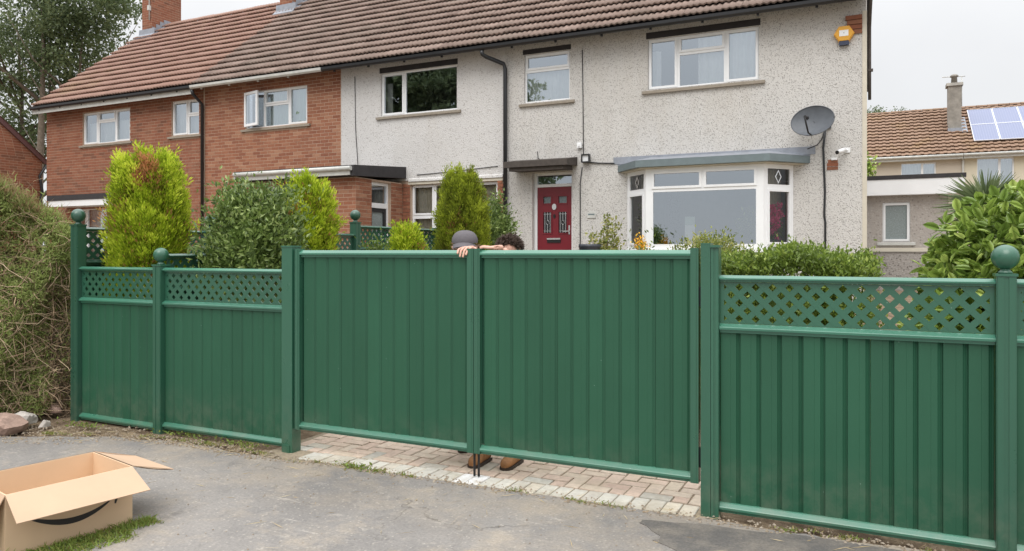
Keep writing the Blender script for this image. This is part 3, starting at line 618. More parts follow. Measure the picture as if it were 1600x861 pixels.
def roof(parent, x0, x1, mat, limit=300):
    if mat not in TM: TM[mat] = tile_mesh(mat)
    rows = int(SLOPE / GAUGE); cols = round((x1 - x0) / TW); w = (x1 - x0) / cols; L = []
    for r in range(rows + 1):
        s = r * GAUGE
        if s + GAUGE * .5 > SLOPE: break
        for c_ in range(cols):
            x = x0 + c_ * w
            L.append(Vector((x, EV_Y + s * math.cos(PITCH), EV_Z + s * math.sin(PITCH) + .01)))
    L.sort(key=lambda p: (p - EYE).length); rest = []
    for p in L:
        rot = (PITCH + R(random.uniform(-.5, .5)), R(random.uniform(-.35, .35)), 0)
        rest.append((p + Vector((0, 0, random.uniform(-.004, .004))), rot))
    for p, rot in rest[:limit]: inst('roof_tile', TM[mat], parent, p, rot, (w / TW, 1, 1))
    if rest[limit:]:
        me = TM[mat]; n = len(me.vertices); base = np.empty(n * 3); me.vertices.foreach_get('co', base); base = base.reshape(-1, 3) * [w / TW, 1, 1]
        F0_ = np.array([list(p.vertices) for p in me.polygons]); Vs, Fs = [], []
        for i, (p, rot) in enumerate(rest[limit:]):
            from mathutils import Euler
            mt = np.array(Euler(rot).to_matrix()); Vs.append(base @ mt.T + np.array(p)); Fs.append(F0_ + i * n)
        npobj('roof_tiling', npmesh('roof_tiling', np.vstack(Vs), np.vstack(Fs), M[mat]), parent, 'stuff')
    # deck under the tiles, rear slope, ridge tiles
    b = MB(); e = .03
    b.face([(x0, EV_Y + .05, EV_Z - .03), (x1, EV_Y + .05, EV_Z - .03), (x1, RG_Y, RG_Z - .06), (x0, RG_Y, RG_Z - .06)])
    b.face([(x0, RG_Y, RG_Z - .06), (x1, RG_Y, RG_Z - .06), (x1, RG_Y * 2 - EV_Y, EV_Z - .03), (x0, RG_Y * 2 - EV_Y, EV_Z - .03)]); b.build('roof_deck', 'felt', parent)
    n = int((x1 - x0) / .45); wr = (x1 - x0) / n
    q = MB(Fr(b=(0, 1, 0)))
    ang = [R(a) for a in range(0, 181, 30)]
    for a, c_ in zip(ang, ang[1:]):
        q.face([(0, .12 * math.cos(a), .09 * math.sin(a)), (wr - .012, .115 * math.cos(a), .085 * math.sin(a)), (wr - .012, .115 * math.cos(c_), .085 * math.sin(c_)), (0, .12 * math.cos(c_), .09 * math.sin(c_))], 0, True)
    me = q.mesh('ridge_tile', mat)
    for i in range(n): inst('ridge_tile', me, parent, (x0 + i * wr, RG_Y, RG_Z - .035))
def eaves(parent, x0, x1, gut, zg=0):
    b = MB(); y = HY - .37; z = EV_Z - .035
    pr = [(y - .06, z + .02), (y - .055, z - .03), (y - .03, z - .06), (y + .01, z - .06), (y + .035, z - .03), (y + .04, z + .02), (y + .03, z + .02), (y + .025, z - .025), (y + .005, z - .045), (y - .025, z - .045), (y - .045, z - .025), (y - .05, z + .02)]
    b.prism(pr, x0, x1); b.build('gutter', gut, parent)
    b = MB(); b.box(x0, x1, HY - .31, HY - .29, EV_Z - .06, EV_Z - .012); b.build('fascia_board', 'soffit', parent)
    b = MB()
    x = x0 + .3
    while x < x1 - .1: b.box(x - .02, x + .02, HY - .345, HY - .311, EV_Z - .12, EV_Z - .03); x += .9
    b.build('gutter_brackets', gut, parent, 'stuff')
def pipe(parent, path, r=.034, mat='blackplastic', name='downpipe'):
    b = MB(); b.tube(path, r, 10); p = b.build(name, mat, parent)
    return p
HF = Fr((0, HY, 0))          # wall frame: u = world x, outward = -y
def wallpart(parent, x0, x1, z0, z1, holes, mat, d=0.0, name='wall'):
    b = MB(HF); b.holed(x0, x1, z0, z1, holes, d - .28, d); return b.build(name, mat, parent)
def backs(parent, x0, x1, mat, left=False, right=False):
    b = MB(); yb = RG_Y * 2 - EV_Y - .3
    b.box(x0, x1, yb - .2, yb, .6, 5.5); b.build('rear_wall', mat, parent)
    for on, x in ((left, x0), (right, x1 - .25)):
        if on:
            b = MB(Fr((x, 0, 0), (0, 1, 0), (1, 0, 0))); b.plate([(HY + .285, .6), (yb - .205, .6), (yb - .205, 5.5), (RG_Y, RG_Z - .25), (HY + .285, 5.62)], 0, .25); b.build('gable_wall', mat, parent)
# --- end brick house (red tiles)
XA, XB, XC, XD, XE = -20.83, -14.70, -10.48, -6.44, -.03
WZ0, WZT = .55, 5.80
ha = thing('terraced_house', 'end brick house with red tiled roof and tall chimney behind the lime conifer', 'house', (-17.8, HY, .8), 'row of terraced houses')
hA = [(-19.27, -17.37, 4.52, 5.38), (-15.82, -14.85, 4.53, 5.40), (-19.6, -16.4, 1.55, 2.78)]
wallpart(ha, XA, XB - .002, WZ0, WZT, hA, 'mortarold'); backs(ha, XA, XB - .002, 'mortarold', left=True)
pad = lambda hs, k=.0: [(h[0] - k, h[1] + k, h[2] - .08, h[3]) for h in hs]
sh = lambda hs, x: [(h[0] - x, h[1] - x, h[2], h[3]) for h in hs]
brickwork(ha, 'brick', [(Fr((XA, HY, 0)), XB - XA, .9, 5.76, sh(pad(hA), XA))])
TRI = [(0, .31, 0, 1, True), (.31, .68, .68, 1, True), (.31, .68, 0, .68, False), (.68, 1, 0, 1, True)]
window(ha, HF, *hA[0], TRI, curtains=[(.02, .98, 'curtain', 0, .7)])
window(ha, HF, *hA[1], [(0, .56, 0, 1, True), (.56, 1, .56, 1, True), (.56, 1, 0, .56, False)], curtains=[(.02, .98, 'curtain', 0, 1)])
window(ha, HF, *hA[2], [(0, .14, .55, 1, True), (0, .14, 0, .55, False), (.14, .42, 0, 1, False), (.42, .6, .55, 1, True), (.42, .6, 0, .55, False), (.6, 1, 0, 1, False)], curtains=[(.13, .5, 'curtain', 0, 1), (.7, .99, 'drape', 0, 1)])
b = MB(HF); b.box(-19.95, -16.1, .002, .55, 2.98, 3.12); b.build('bay_canopy', 'felt', ha)
b = MB(HF); b.box(-19.93, -16.12, .002, .53, 2.82, 2.978); b.build('canopy_fascia', 'white', ha)
roof(ha, XA - .12, XB, 'tile_red'); eaves(ha, XA - .1, XB, 'blackplastic')
b = MB(); b.box(XA - .1, XB, HY - .335, HY - .312, EV_Z - .20, EV_Z - .065); b.build('fascia_trim', 'white_dirty', ha)
b = MB(Fr((XA - .16, 0, 0), (0, 1, 0), (1, 0, 0))); b.plate([(EV_Y + .03, EV_Z - .12), (RG_Y, RG_Z - .16), (RG_Y, RG_Z - .03), (EV_Y - .02, EV_Z + .0)], 0, .035); b.build('verge_board', 'tile_red', ha)
def chimney(parent, x0, x1, y0, y1, zt):
    b = MB(); b.box(x0, x1, y0, y1, 7.3, zt); st = b.build('chimney', 'mortarold', parent); BASE[st] = Vector((0, 0, 0))
    fs = [(Fr((x0, y0, 0)), x1 - x0, 7.6, zt, []), (Fr((x1, y0, 0), (0, 1, 0), (1, 0, 0)), y1 - y0, 7.6, zt, []), (Fr((x0, y0, 0), (0, 1, 0), (-1, 0, 0)), y1 - y0, 7.6, zt, [])]
    brickwork(st, 'brick', fs, 230)
    b = MB(); b.box(x0 - .06, x1 + .06, y0 - .06, y1 + .06, zt, zt + .09); b.build('coping', 'concrete', st)
    for k in (.3, .7):
        b = MB(); b.lathe(((x0 + x1) / 2, y0 + (y1 - y0) * k, zt + .09), [(.13, 0), (.12, .3), (.14, .32), (.14, .38), (.1, .38)], 14); b.build('chimney_pot', 'terracotta', st)
    zf = lambda y: EV_Z + (min(y, 2 * RG_Y - y) - EV_Y) * math.tan(PITCH)
    b = MB(); b.prism([(y0 - .16, zf(y0 - .16) + .055), (y0 - .012, zf(y0) + .03), (y0 - .012, zf(y0) + .24), (y0 - .02, zf(y0) + .24), (y0 - .03, zf(y0) + .08), (y0 - .17, zf(y0 - .16) + .075)], x0 - .12, x1 + .14); b.build('lead_apron', 'lead', st)
    b = MB(Fr((x1, 0, 0), (0, 1, 0), (1, 0, 0))); n = 8; yy_ = [y0 + (y1 + .05 - y0) * i / n for i in range(n + 1)]
    for i in range(n):
        zt_ = max(zf(yy_[i]), zf(yy_[i + 1])) + .17; b.plate([(yy_[i], zf(yy_[i]) + .02), (yy_[i + 1] - .002, zf(yy_[i + 1]) + .02), (yy_[i + 1] - .002, zt_), (yy_[i], zt_)], .012, .018)
        b.face([(yy_[i], .018, zf(yy_[i]) + .06), (yy_[i + 1], .018, zf(yy_[i + 1]) + .06), (yy_[i + 1], .17, zf(yy_[i + 1]) + .062), (yy_[i], .17, zf(yy_[i]) + .062)])
    b.build('stepped_flashing', 'lead', st)
    return st
st = chimney(ha, -20.74, -20.3, 16.04, 17.14, 10.1)
b = MB(); b.tube([(-20.36, 16.0, 8.9), (-20.36, 15.99, 11.2)], .022, 8); b.box(-20.40, -20.32, 15.95, 16.03, 9.2, 9.35); b.build('aerial_pole', 'white_dirty', ha)
pipe(ha, [(XB + .02, HY - .37, 5.52), (XB + .02, HY - .34, 5.42), (XB + .02, HY - .06, 5.22), (XB + .02, HY - .06, .8)], .04)
# --- brick house with the white gutter
hb = thing('terraced_house', 'brick house with brown roof, white gutter and open window, left of the grey render', 'house', (-12.5, HY, .8), 'row of terraced houses')
hB = [(-13.33, -11.44, 4.53, 5.40)]
wallpart(hb, XB, XC - .002, WZ0, WZT, hB, 'mortar'); backs(hb, XB, XC - .002, 'mortar')
brickwork(hb, 'brickB', [(Fr((XB + .05, HY, 0)), XC - XB - .06, .9, 5.76, sh(pad(hB), XB + .05))])
wb = window(hb, HF, *hB[0], [(0, .30, 0, 1, False), (.30, .70, .60, 1, True), (.30, .70, 0, .60, False), (.70, 1, 0, 1, True)], curtains=[(.31, .99, 'blind', 0, 1)], room='roomdark')
b = MB(Fr((-13.28, HY - .06, 4.56), (math.cos(R(-13)), math.sin(R(-13)), 0), (math.sin(R(-13)), -math.cos(R(-13)), 0))); b.holed(0, .54, 0, .80, [(.06, .48, .06, .74)], -.02, .02); sa = b.build('open_sash', 'white', wb)
p = MB(b.fr); p.face([(.055, 0, .055), (.485, 0, .055), (.485, 0, .745), (.055, 0, .745)]); p.build('sash_pane', 'glass', hb)
roof(hb, XB, XC + .02, 'tile_brown'); eaves(hb, XB, -10.7, 'white_dirty')
chimney(hb, -14.95, -14.5, 15.95, 17.0, 10.0)
# --- middle house: grey render over brick, with the porch
hc = thing('terraced_house', 'middle rendered house with flat roofed brick porch and dark wide upstairs window', 'house', (-8.4, HY, .8), 'row of terraced houses')
hC = [(-9.42, -7.54, 4.52, 5.43)]; hCg = [(-8.67, -6.62, 1.30, 3.02)]
wallpart(hc, XC, XD - .002, 3.11, WZT, hC, 'pebbleC'); backs(hc, XC, XD - .002, 'pebbleC')
wallpart(hc, XC, XD - .002, WZ0, 3.108, hCg, 'mortar', -.02, 'lower_wall')
b = MB(HF); b.prism([(.002, 3.09), (.03, 3.085), (.025, 3.13), (.002, 3.16)], -8.7, XD - .05); b.build('drip_band', 'pebbleC', hc)
lintel(hc, HF, -9.45, -7.52, 5.435, 5.55); b = MB(HF); b.box(-8.72, -6.5, -.06, .006, 3.025, 3.083); b.build('lintel_board', 'cream', hc)
wc = window(hc, HF, *hC[0], [(0, .31, 0, 1, True), (.31, 1, 0, 1, False)], room='roomdark', curtains=[(.02, .09, 'curtain', 0, .8)])
window(hc, HF, *hCg[0], [(0, .27, .62, 1, True), (0, .27, 0, .62, True), (.27, .73, 0, 1, False), (.73, 1, .62, 1, True), (.73, 1, 0, .62, True)], inset=.09, room='room', curtains=[(.01, .99, 'drape', 0, 1)], glassm='glassclear')
roof(hc, XC + .02, XD, 'tile_brown'); eaves(hc, -10.7, XD, 'blackplastic')
pipe(hc, [(XD - .33, HY - .37, 5.53), (XD - .33, HY - .35, 5.46), (XD - .28, HY - .3, 5.42), (XD + .0, HY - .08, 5.30), (XD + .03, HY - .07, 5.2), (XD + .03, HY - .07, .8)], .042)
pipe(hc, [(-10.1, HY - .012, 5.44), (-10.08, HY - .012, 4.3), (-10.0, HY - .012, 3.3)], .007, 'blackplastic', 'cable')
pipe(hc, [(-8.5, HY - .012, 3.22), (-7.7, HY - .012, 3.25), (-6.6, HY - .012, 3.31)], .007, 'blackplastic', 'cable')
# porch
PXL, PXR, PY = -11.75, -8.87, 11.5
FPf = Fr((0, PY, 0)); FPs = Fr((PXR, 0, 0), (0, 1, 0), (1, 0, 0))
hPf = [(-11.1, -10.25, 1.9, 2.95)]; hPs = [(12.0, 12.66, .8, 3.02)]
b = MB(FPf); b.holed(PXL, PXR, .4, 3.06, hPf, -.2, 0); b.build('porch_front', 'mortar', hc)
b = MB(FPs); b.holed(PY + .001, HY - .001, .4, 3.06, hPs, -.22, -.001); b.build('porch_side', 'mortar', hc)
b = MB(); b.box(PXL, PXL + .2, PY + .2, HY, .4, 3.06); b.build('porch_far_side', 'mortar', hc)
brickwork(hc, 'brickB', [(FPf, 0, 0, 0, []), (Fr((PXL, PY, 0)), PXR - PXL, .8, 3.05, sh(pad(hPf), PXL)), (Fr((PXR, PY, 0), (0, 1, 0), (1, 0, 0)), HY - PY, .8, 3.05, sh(hPs, PY)),
                        (Fr((PXR + .01, HY - .0, 0)), XD - PXR - .05, .8, 3.07, sh(pad(hCg), PXR + .01))])
b = MB(Fr((0, 0, 0), (1, 0, 0), (0, 1, 0)))
pr = [(PY - .19, 3.06), (HY - .002, 3.16), (HY - .002, 3.40), (PY - .19, 3.265)]
b.prism(pr, PXL - .1, PXR + .10); b.build('porch_roof', 'felt', hc)
b = MB(); y = PY - .23; b.tube([(PXL - .05, y, 3.20), (PXR + .06, y, 3.20)], .045, 10); b.box(PXL - .08, PXR + .02, PY - .215, PY - .192, 3.075, 3.19); b.build('porch_gutter', 'white_dirty', hc)
window(hc, FPf, *hPf[0], [(0, .5, 0, 1, True), (.5, 1, 0, 1, True)], depth=.9)
b = MB(FPs); b.holed(12.002, 12.658, .82, 3.018, [(12.05, 12.61, .9, 2.50), (12.05, 12.61, 2.60, 2.96)], -.14, -.07); df = b.build('porch_door_frame', 'white', hc)
p = MB(FPs); p.face([(12.04, -.1, 2.59), (12.62, -.1, 2.59), (12.62, -.1, 2.97), (12.04, -.1, 2.97)]); p.build('pane', 'glass', df)
b = MB(FPs); b.holed(12.052, 12.608, .9, 2.498, [(12.13, 12.52, 1.75, 2.42)], -.13, -.085); dd = b.build('porch_door', 'doorblack', hc)
p = MB(FPs); p.face([(12.12, -.11, 1.74), (12.53, -.11, 1.74), (12.53, -.11, 2.43), (12.12, -.11, 2.43)]); p.build('pane', 'frost', dd)
b = MB(FPs); b.box(12.55, 12.575, -.084, -.05, 1.78, 1.95); b.build('handle', 'chrome', dd)
b = MB(); b.box(PXL + .21, PXR - .25, PY + 1.2, PY + 1.22, .82, 3.05); b.build('porch_inner_wall', 'room', hc)
# --- right house with the bay
hd = thing('terraced_house', 'right rendered house with red door, white bay window and satellite dish', 'house', (-3.2, HY, .8), 'row of terraced houses')
BAYX = (-3.96, -3.48, -1.53, -1.12); BY = 12.58; BZ0, BZ1 = 1.66, 3.05
hD = [(-3.58, -1.665, 4.53, 5.44), (-6.03, -5.085, 4.505, 5.44), (-5.86, -5.03, .8, 3.14), (BAYX[0] + .02, BAYX[3] - .02, 1.0, 3.05)]
wallpart(hd, XD, XE, WZ0, WZT, hD, 'pebble'); backs(hd, XD, XE, 'pebble', right=True)
lintel(hd, HF, -3.61, -1.64, 5.445, 5.56); lintel(hd, HF, -6.06, -5.06, 5.445, 5.54)
window(hd, HF, *hD[0], [(0, .28, 0, 1, True), (.28, .71, .66, 1, True), (.28, .71, 0, .66, False), (.71, 1, 0, 1, True)], curtains=[(.02, .1, 'curtain', 0, .8), (.45, .70, 'curtain', 0, 1), (.72, .98, 'curtain', 0, 1)], room='roomdark')
window(hd, HF, *hD[1], [(0, 1, .66, 1, True), (0, 1, 0, .66, False)], curtains=[(.02, .98, 'curtain', 0, .66)])
roof(hd, XD, XE + .08, 'tile_brown'); eaves(hd, XD, XE + .05, 'blackplastic')
b = MB(); b.tube([(XE + .07, HY - .37, 5.56), (XE + .06, HY - .2, 5.4), (XE + .05, HY + .08, 5.2), (XE + .05, HY + .08, 4.7), (XE + .05, HY + .08, 4.05)], .024, 8); b.box(XE + .03, XE + .10, HY + .05, HY + .11, 4.5, 4.54); b.build('downpipe', 'wood', hd)
b = MB(HF); b.box(XE - .055, XE + .012, -.02, .012, .7, 5.46); b.build('corner_bead', 'cream', hd)
for i, (dx, z) in enumerate(((0, 5.40), (.0, 5.325), (-.0, 5.25), (0, 5.175))):                       # brick corbel at the eaves corner
    b = MB(HF); b.box(XE - .30 + i * .022, XE - .058, .002, .05 - i * .008, z - .066, z); b.build('corbel_brick', 'brick', hd)
pipe(hd, [(-4.83, HY - .012, 5.40), (-4.815, HY - .012, 4.5), (-4.805, HY - .012, 3.44)], .008, 'blackplastic', 'cable')
pipe(hd, [(-4.83, HY - .012, 3.2), (-4.87, HY - .012, 2.9), (-4.87, HY - .012, .9)], .009, 'blackplastic', 'cable')
pipe(hd, [(-5.75, HY - .012, 3.55), (-5.73, HY - .02, 3.42), (-5.62, HY - .02, 3.34), (-5.5, HY - .02, 3.3)], .007, 'blackplastic', 'cable')
pipe(hd, [(-4.82, HY - .012, 3.30), (-4.5, HY - .02, 3.26), (-4.2, HY - .02, 3.24)], .012, 'blackplastic', 'cable')
pipe(hd, [(-.62, HY - .02, 3.68), (-.66, HY - .015, 3.3), (-.635, HY - .015, 2.6), (-.645, HY - .015, 2.2), (-.63, HY - .015, 2.1), (-.635, HY - .015, .9)], .017, 'blackplastic', 'cable')
pipe(hd, [(-.64, HY - .02, 3.6), (-.68, HY - .03, 3.45), (-.75, HY - .03, 3.36), (-.9, HY - .05, 3.3)], .008, 'blackplastic', 'cable')
# exposed brick where the render is missing
for z, a, c_ in ((2.945, -.606, -.44), (3.005, -.606, -.437), (3.06, -.59, -.445)):
    b = MB(HF); b.box(a, c_, -.002, .008, z, z + .052); b.build('exposed_brick', 'brick', hd)
# door
b = MB(HF); b.holed(-5.858, -5.032, .8, 3.138, [(-5.80, -5.085, .86, 2.865), (-5.80, -5.085, 2.92, 3.09)], -.17, -.10); df = b.build('door_frame', 'white', hd)
p = MB(HF); p.face([(-5.81, -.13, 2.91), (-5.075, -.13, 2.91), (-5.075, -.13, 3.1), (-5.81, -.13, 3.1)]); p.build('pane', 'glass', df)
DL, DR = -5.797, -5.088; dw = DR - DL
dg = [(DL + .12, DL + .29, 1.98, 2.38), (DR - .27, DR - .10, 1.98, 2.38)]; dt = [(DL + .12, DL + .28, 2.55, 2.68), (DR - .27, DR - .10, 2.55, 2.68)]
b = MB(HF); b.holed(DL, DR, .86, 2.862, dg + dt, -.155, -.115); door = b.build('door', 'reddoor', hd)
for q in dg + dt: b = MB(HF); b.holed(q[0] - .022, q[1] + .022, q[2] - .022, q[3] + .022, [q], -.1145, -.105); b.build('door_moulding', 'reddoor', door)
for q in ((DL + .1, DL + .3, 1.0, 1.62), (DR - .3, DR - .1, 1.0, 1.62)): b = MB(HF); b.holed(*q, [(q[0] + .025, q[1] - .025, q[2] + .025, q[3] - .025)], -.1145, -.106); b.build('door_moulding', 'reddoor', door)
for q in dg:
    p = MB(HF); p.face([(q[0], -.13, q[2]), (q[1], -.13, q[2]), (q[1], -.13, q[3]), (q[0], -.13, q[3])]); p.build('leaded_pane', 'doorblack', door)
    p = MB(HF); cx = (q[0] + q[1]) / 2; cz = (q[2] + q[3]) / 2; k = .004
    for u in (q[0] + .03, q[1] - .03): p.box(u - k, u + k, -.128, -.122, q[2], q[3])
    p.box(cx - k, cx + k, -.128, -.1225, q[2], cz - .04); p.box(cx - k, cx + k, -.128, -.1225, cz + .04, q[3])
    p.box(q[0], q[1], -.128, -.1235, q[3] - .04, q[3] - .034); p.box(q[0], q[1], -.128, -.1235, q[2] + .034, q[2] + .04)
    p.tube([(cx + .03 * math.cos(R(t_)), -.124, cz + .04 * math.sin(R(t_))) for t_ in range(0, 361, 30)], .004, 5); p.build('lead_strip', 'chrome', door)
for q in dt:
    p = MB(HF); p.face([(q[0], -.13, q[2]), (q[1], -.13, q[2]), (q[1], -.13, q[3]), (q[0], -.13, q[3])]); p.build('top_pane', 'glassclear', door)
    p = MB(HF); p.face([(q[0], -.15, q[2]), (q[1], -.15, q[2]), (q[1], -.15, q[3]), (q[0], -.15, q[3])]); p.build('pane_backing', 'frost', door)
cx = (DL + DR) / 2
p = MB(HF); p.plate([(cx + .045 * math.cos(R(a)), 2.48 + .06 * math.sin(R(a))) for a in range(0, 360, 24)], -.115, -.095); p.build('knocker', 'chrome', door)
p = MB(HF); p.plate([(cx + .022 * math.cos(R(a)), 2.30 + .042 * math.sin(R(a))) for a in range(0, 360, 30)], -.115, -.10); p.build('spyhole', 'black', door)
p = MB(HF); p.box(cx - .15, cx + .13, -.115, -.10, 1.79, 1.87); p.build('letter_plate', 'black', door)
p = MB(HF); p.box(cx - .15, cx + .13, -.0995, -.09, 1.85, 1.88); p.build('letter_flap', 'chrome', door)
p = MB(HF); p.box(DR - .06, DR - .03, -.115, -.10, 1.95, 2.12); p.box(DR - .16, DR - .035, -.085, -.07, 2.0, 2.018); p.build('handle', 'chrome', door)
b = MB(HF); b.holed(-5.859, -5.031, .79, 3.141, [(-5.857, -5.033, .8, 3.139)], -.2, -.175); b.face([(-6, -.9, .8), (-4.9, -.9, .8), (-4.9, -.9, 3.2), (-6, -.9, 3.2)]); b.build('hall_interior', 'room', hd)
b = MB(Fr((0, 0, 0), (1, 0, 0), (0, 1, 0)))
b.prism([(HY - .55, 3.20), (HY - .002, 3.24), (HY - .002, 3.40), (HY - .55, 3.31)], -6.22, -4.93); b.prism([(HY - .5, 3.13), (HY - .002, 3.16), (HY - .002, 3.238), (HY - .5, 3.199)], -6.12, -5.03); b.build('door_canopy', 'wood', hd)
# bay window
def facet(p0, p1):
    v = Vector((p1[0] - p0[0], p1[1] - p0[1], 0)); L = v.length; v.normalize()
    return Fr((p0[0], p0[1], 0), v, (v.y, -v.x, 0)), L
bp = [(BAYX[0], HY - .002), (BAYX[1], BY), (BAYX[2], BY), (BAYX[3], HY - .002)]
for i in range(3):
    fr, L = facet(bp[i], bp[i + 1]); a = .001 if i != 1 else -.0
    z0, z1 = BZ0, BZ1
    if i == 1: lg = [(.045, .50, .735, .975, True), (.50, .955, .735, .975, True), (.05, .955, .04, .73, False)]
    else: lg = [(.09, .93, .74, .97, False), (.09, .93, .04, .72, True)]
    fp = window(hd, fr, a, L - a, z0, z1, lg, inset=0, sill=False, curtains=(), name='bay_window', roombox=False, glassm='glass' if i == 1 else 'glassclear')
    k = MB(fr); k.box(a, L - a, -.1, .03, z0 - .05, z0 - .001); k.build('sill', 'white', fp)
    k = MB(fr); k.box(a + .004, L - a - .004, -.1, -.01, .75, z0 - .052); k.build('bay_panel', 'pebble', fp)
    if i != 1:                                      # leaded diamond
        cz = z0 + (z1 - z0) * .855; cu = L * .51; rx, rz = .07, .115; k = MB(fr)
        for sx_, sz_ in ((1, 1), (1, -1), (-1, 1), (-1, -1)):
            k.plate([(cu + sx_ * rx, cz), (cu, cz + sz_ * rz), (cu, cz + sz_ * (rz - .03)), (cu + sx_ * (rx - .022), cz)], -.018, -.012)
        k.build('bevelled_diamond', 'chrome', fp)
b = MB(); A = bp[:]; 
for z in (BZ1 - .001, .9): b.face([(x, y + .06, z) for x, y in A])
b.face([(A[0][0] + .3, HY + 3.0, .9), (A[3][0] + .6, HY + 3.0, .9), (A[3][0] + .6, HY + 3.0, 3.0), (A[0][0] + .3, HY + 3.0, 3.0)])
b.face([(A[0][0], HY + .3, .9), (A[0][0], HY + 3, .9), (A[0][0], HY + 3, 3), (A[0][0], HY + .3, 3)]); b.face([(A[3][0], HY + .3, .9), (A[3][0], HY + 3, .9), (A[3][0], HY + 3, 3), (A[3][0], HY + .3, 3)])
b.face([(A[0][0], HY + .1, 3.04), (A[3][0], HY + .1, 3.04), (A[3][0], HY + 3, 3.04), (A[0][0], HY + 3, 3.04)]); b.face([(A[0][0], HY + .1, .95), (A[3][0], HY + .1, .95), (A[3][0], HY + 3, .95), (A[0][0], HY + 3, .95)])
b.build('bay_interior', 'room', hd)
for (p0, p1, t0, t1) in ((bp[2], bp[3], .35, 1.0), (bp[0], bp[1], .0, .25)):
    fr, L = facet(p0, p1); k = MB(fr); n = 24; U = [L * (t0 + (t1 - t0) * i / n) for i in range(n + 1)]
    for i in range(n): k.face([(U[i], -.28 - .02 * math.sin(i * 1.3), BZ0), (U[i + 1], -.28 - .02 * math.sin((i + 1) * 1.3), BZ0), (U[i + 1], -.28 - .02 * math.sin((i + 1) * 1.3), BZ1), (U[i], -.28 - .02 * math.sin(i * 1.3), BZ1)], 0, True)
    k.build('curtain', 'drape', hd)
rp = [(-4.14, HY - .002), (-3.62, BY - .16), (-1.42, BY - .16), (-.86, HY - .002)]
b = MB(); b.slab(rp, 3.072, 3.19); b.build('bay_fascia', 'bluegrey', hd)
b = MB(); b.slab([(-4.08, HY - .003), (-3.56, BY - .1), (-1.48, BY - .1), (-.94, HY - .003)], 3.052, 3.071); b.build('bay_soffit', 'cream', hd)
b = MB(); q = [(rp[0][0], rp[0][1], 3.192), (rp[1][0], rp[1][1], 3.192), (rp[2][0], rp[2][1], 3.192), (rp[3][0], rp[3][1], 3.192)]; tp = [(-4.2, HY - .002, 3.32), (-3.5, HY - .003, 3.315), (-1.5, HY - .003, 3.315), (-.80, HY - .002, 3.32)]
for i in range(3): b.face([q[i], q[i + 1], tp[i + 1], tp[i]])
b.build('bay_roof', 'lead', hd)
b = MB(HF); b.plate([(-4.22, 3.22), (-.78, 3.215), (-.78, 3.345), (-4.22, 3.35)], .001, .012); b.build('lead_flashing', 'lead', hd)
# fittings on the right house
al = thing('alarm_box', 'yellow hexagonal alarm box high on the right end of the house', 'alarm box', (-.35, HY, 5.1))
b = MB(HF); b.plate([(-.35 + .152 * math.cos(R(a)), 5.115 + .142 * math.sin(R(a))) for a in range(0, 360, 60)], .002, .07); b.plate([(-.35 + .138 * math.cos(R(a)), 5.115 + .128 * math.sin(R(a))) for a in range(0, 360, 60)], .0695, .085); b.build('case', 'yellow', al)
b = MB(HF); b.box(-.42, -.285, .0855, .0875, 5.075, 5.17); b.build('sticker', 'white', al)
b = MB(HF); b.box(-.358, -.345, .088, .0885, 5.118, 5.13); b.build('sticker_mark', 'navy', al)
b = MB(HF); b.plate([(-.42, 4.935), (-.28, 4.935), (-.275, 4.96), (-.28, 4.998), (-.42, 4.998), (-.425, 4.96)], .002, .08); b.build('strobe', 'navy', al)
ds = thing('satellite_dish', 'dark grey satellite dish on the wall above the bay roof', 'satellite dish', (-.7, HY, 3.7))
nrm = Vector((-.25, -1, .28)).normalized(); ax = Vector((0, 0, 1)).cross(nrm).normalized(); up = nrm.cross(ax)
dc = Vector((-.80, HY - .42, 3.70)); b = MB(); rings = []
for i in range(9):
    r = i / 8; rings.append([dc + ax * (.335 * r * math.cos(R(a))) + up * (.25 * r * math.sin(R(a))) + nrm * (-.07 + .07 * r * r) for a in range(0, 360, 12)])
for sgn in (0, -.008):
    for A_, B_ in zip(rings, rings[1:]):
        for j in range(30): b.face([tuple(A_[j] + nrm * sgn), tuple(A_[(j + 1) % 30] + nrm * sgn), tuple(B_[(j + 1) % 30] + nrm * sgn), tuple(B_[j] + nrm * sgn)], 0, True)
rim = [tuple(p) for p in rings[-1]]; b.tube(rim + rim[:1], .008, 6); b.build('reflector', 'dish', ds)
e0 = dc - up * .24 - nrm * .02; e1 = dc - up * .10 + nrm * .34
b = MB(); b.tube([tuple(e0), tuple(e0 + nrm * .16 - up * .02), tuple(e1)], .014, 7); b.build('arm', 'black', ds)
b = MB(); b.tube([tuple(e1 - nrm * .0 + up * .02), tuple(e1 - nrm * .09 + up * .035)], [.024, .034], 10); b.build('receiver', 'black', ds)
b = MB(); b.tube([tuple(dc - nrm * .07), (-.62, HY - .2, 3.68), (-.58, HY - .03, 3.70)], .02, 8); b.box(-.62, -.54, HY - .03, HY - .002, 3.62, 3.80); b.build('bracket', 'dish', ds)
sc_ = thing('security_camera', 'small white bullet camera on the wall below the dish', 'camera', (-.33, HY, 3.25))
b = MB(); b.tube([(-.44, HY - .22, 3.20), (-.34, HY - .08, 3.255)], .033, 12); b.build('body', 'white', sc_)
b = MB(); b.tube([(-.45, HY - .235, 3.195), (-.441, HY - .222, 3.199)], .029, 12); b.build('lens', 'black', sc_)
b = MB(); b.tube([(-.36, HY - .1, 3.24), (-.31, HY - .03, 3.25), (-.30, HY - .002, 3.25)], .014, 8); b.box(-.34, -.26, HY - .02, HY - .002, 3.21, 3.29); b.build('mount', 'white', sc_)
b = MB(HF); b.box(-.54, -.455, .002, .03, 3.10, 3.135); b.box(-.53, -.465, .031, .035, 3.105, 3.13); o = b.build('cable_box', 'white'); tag(o, 'tiny white cable box above the bare brick patch', 'cable box')
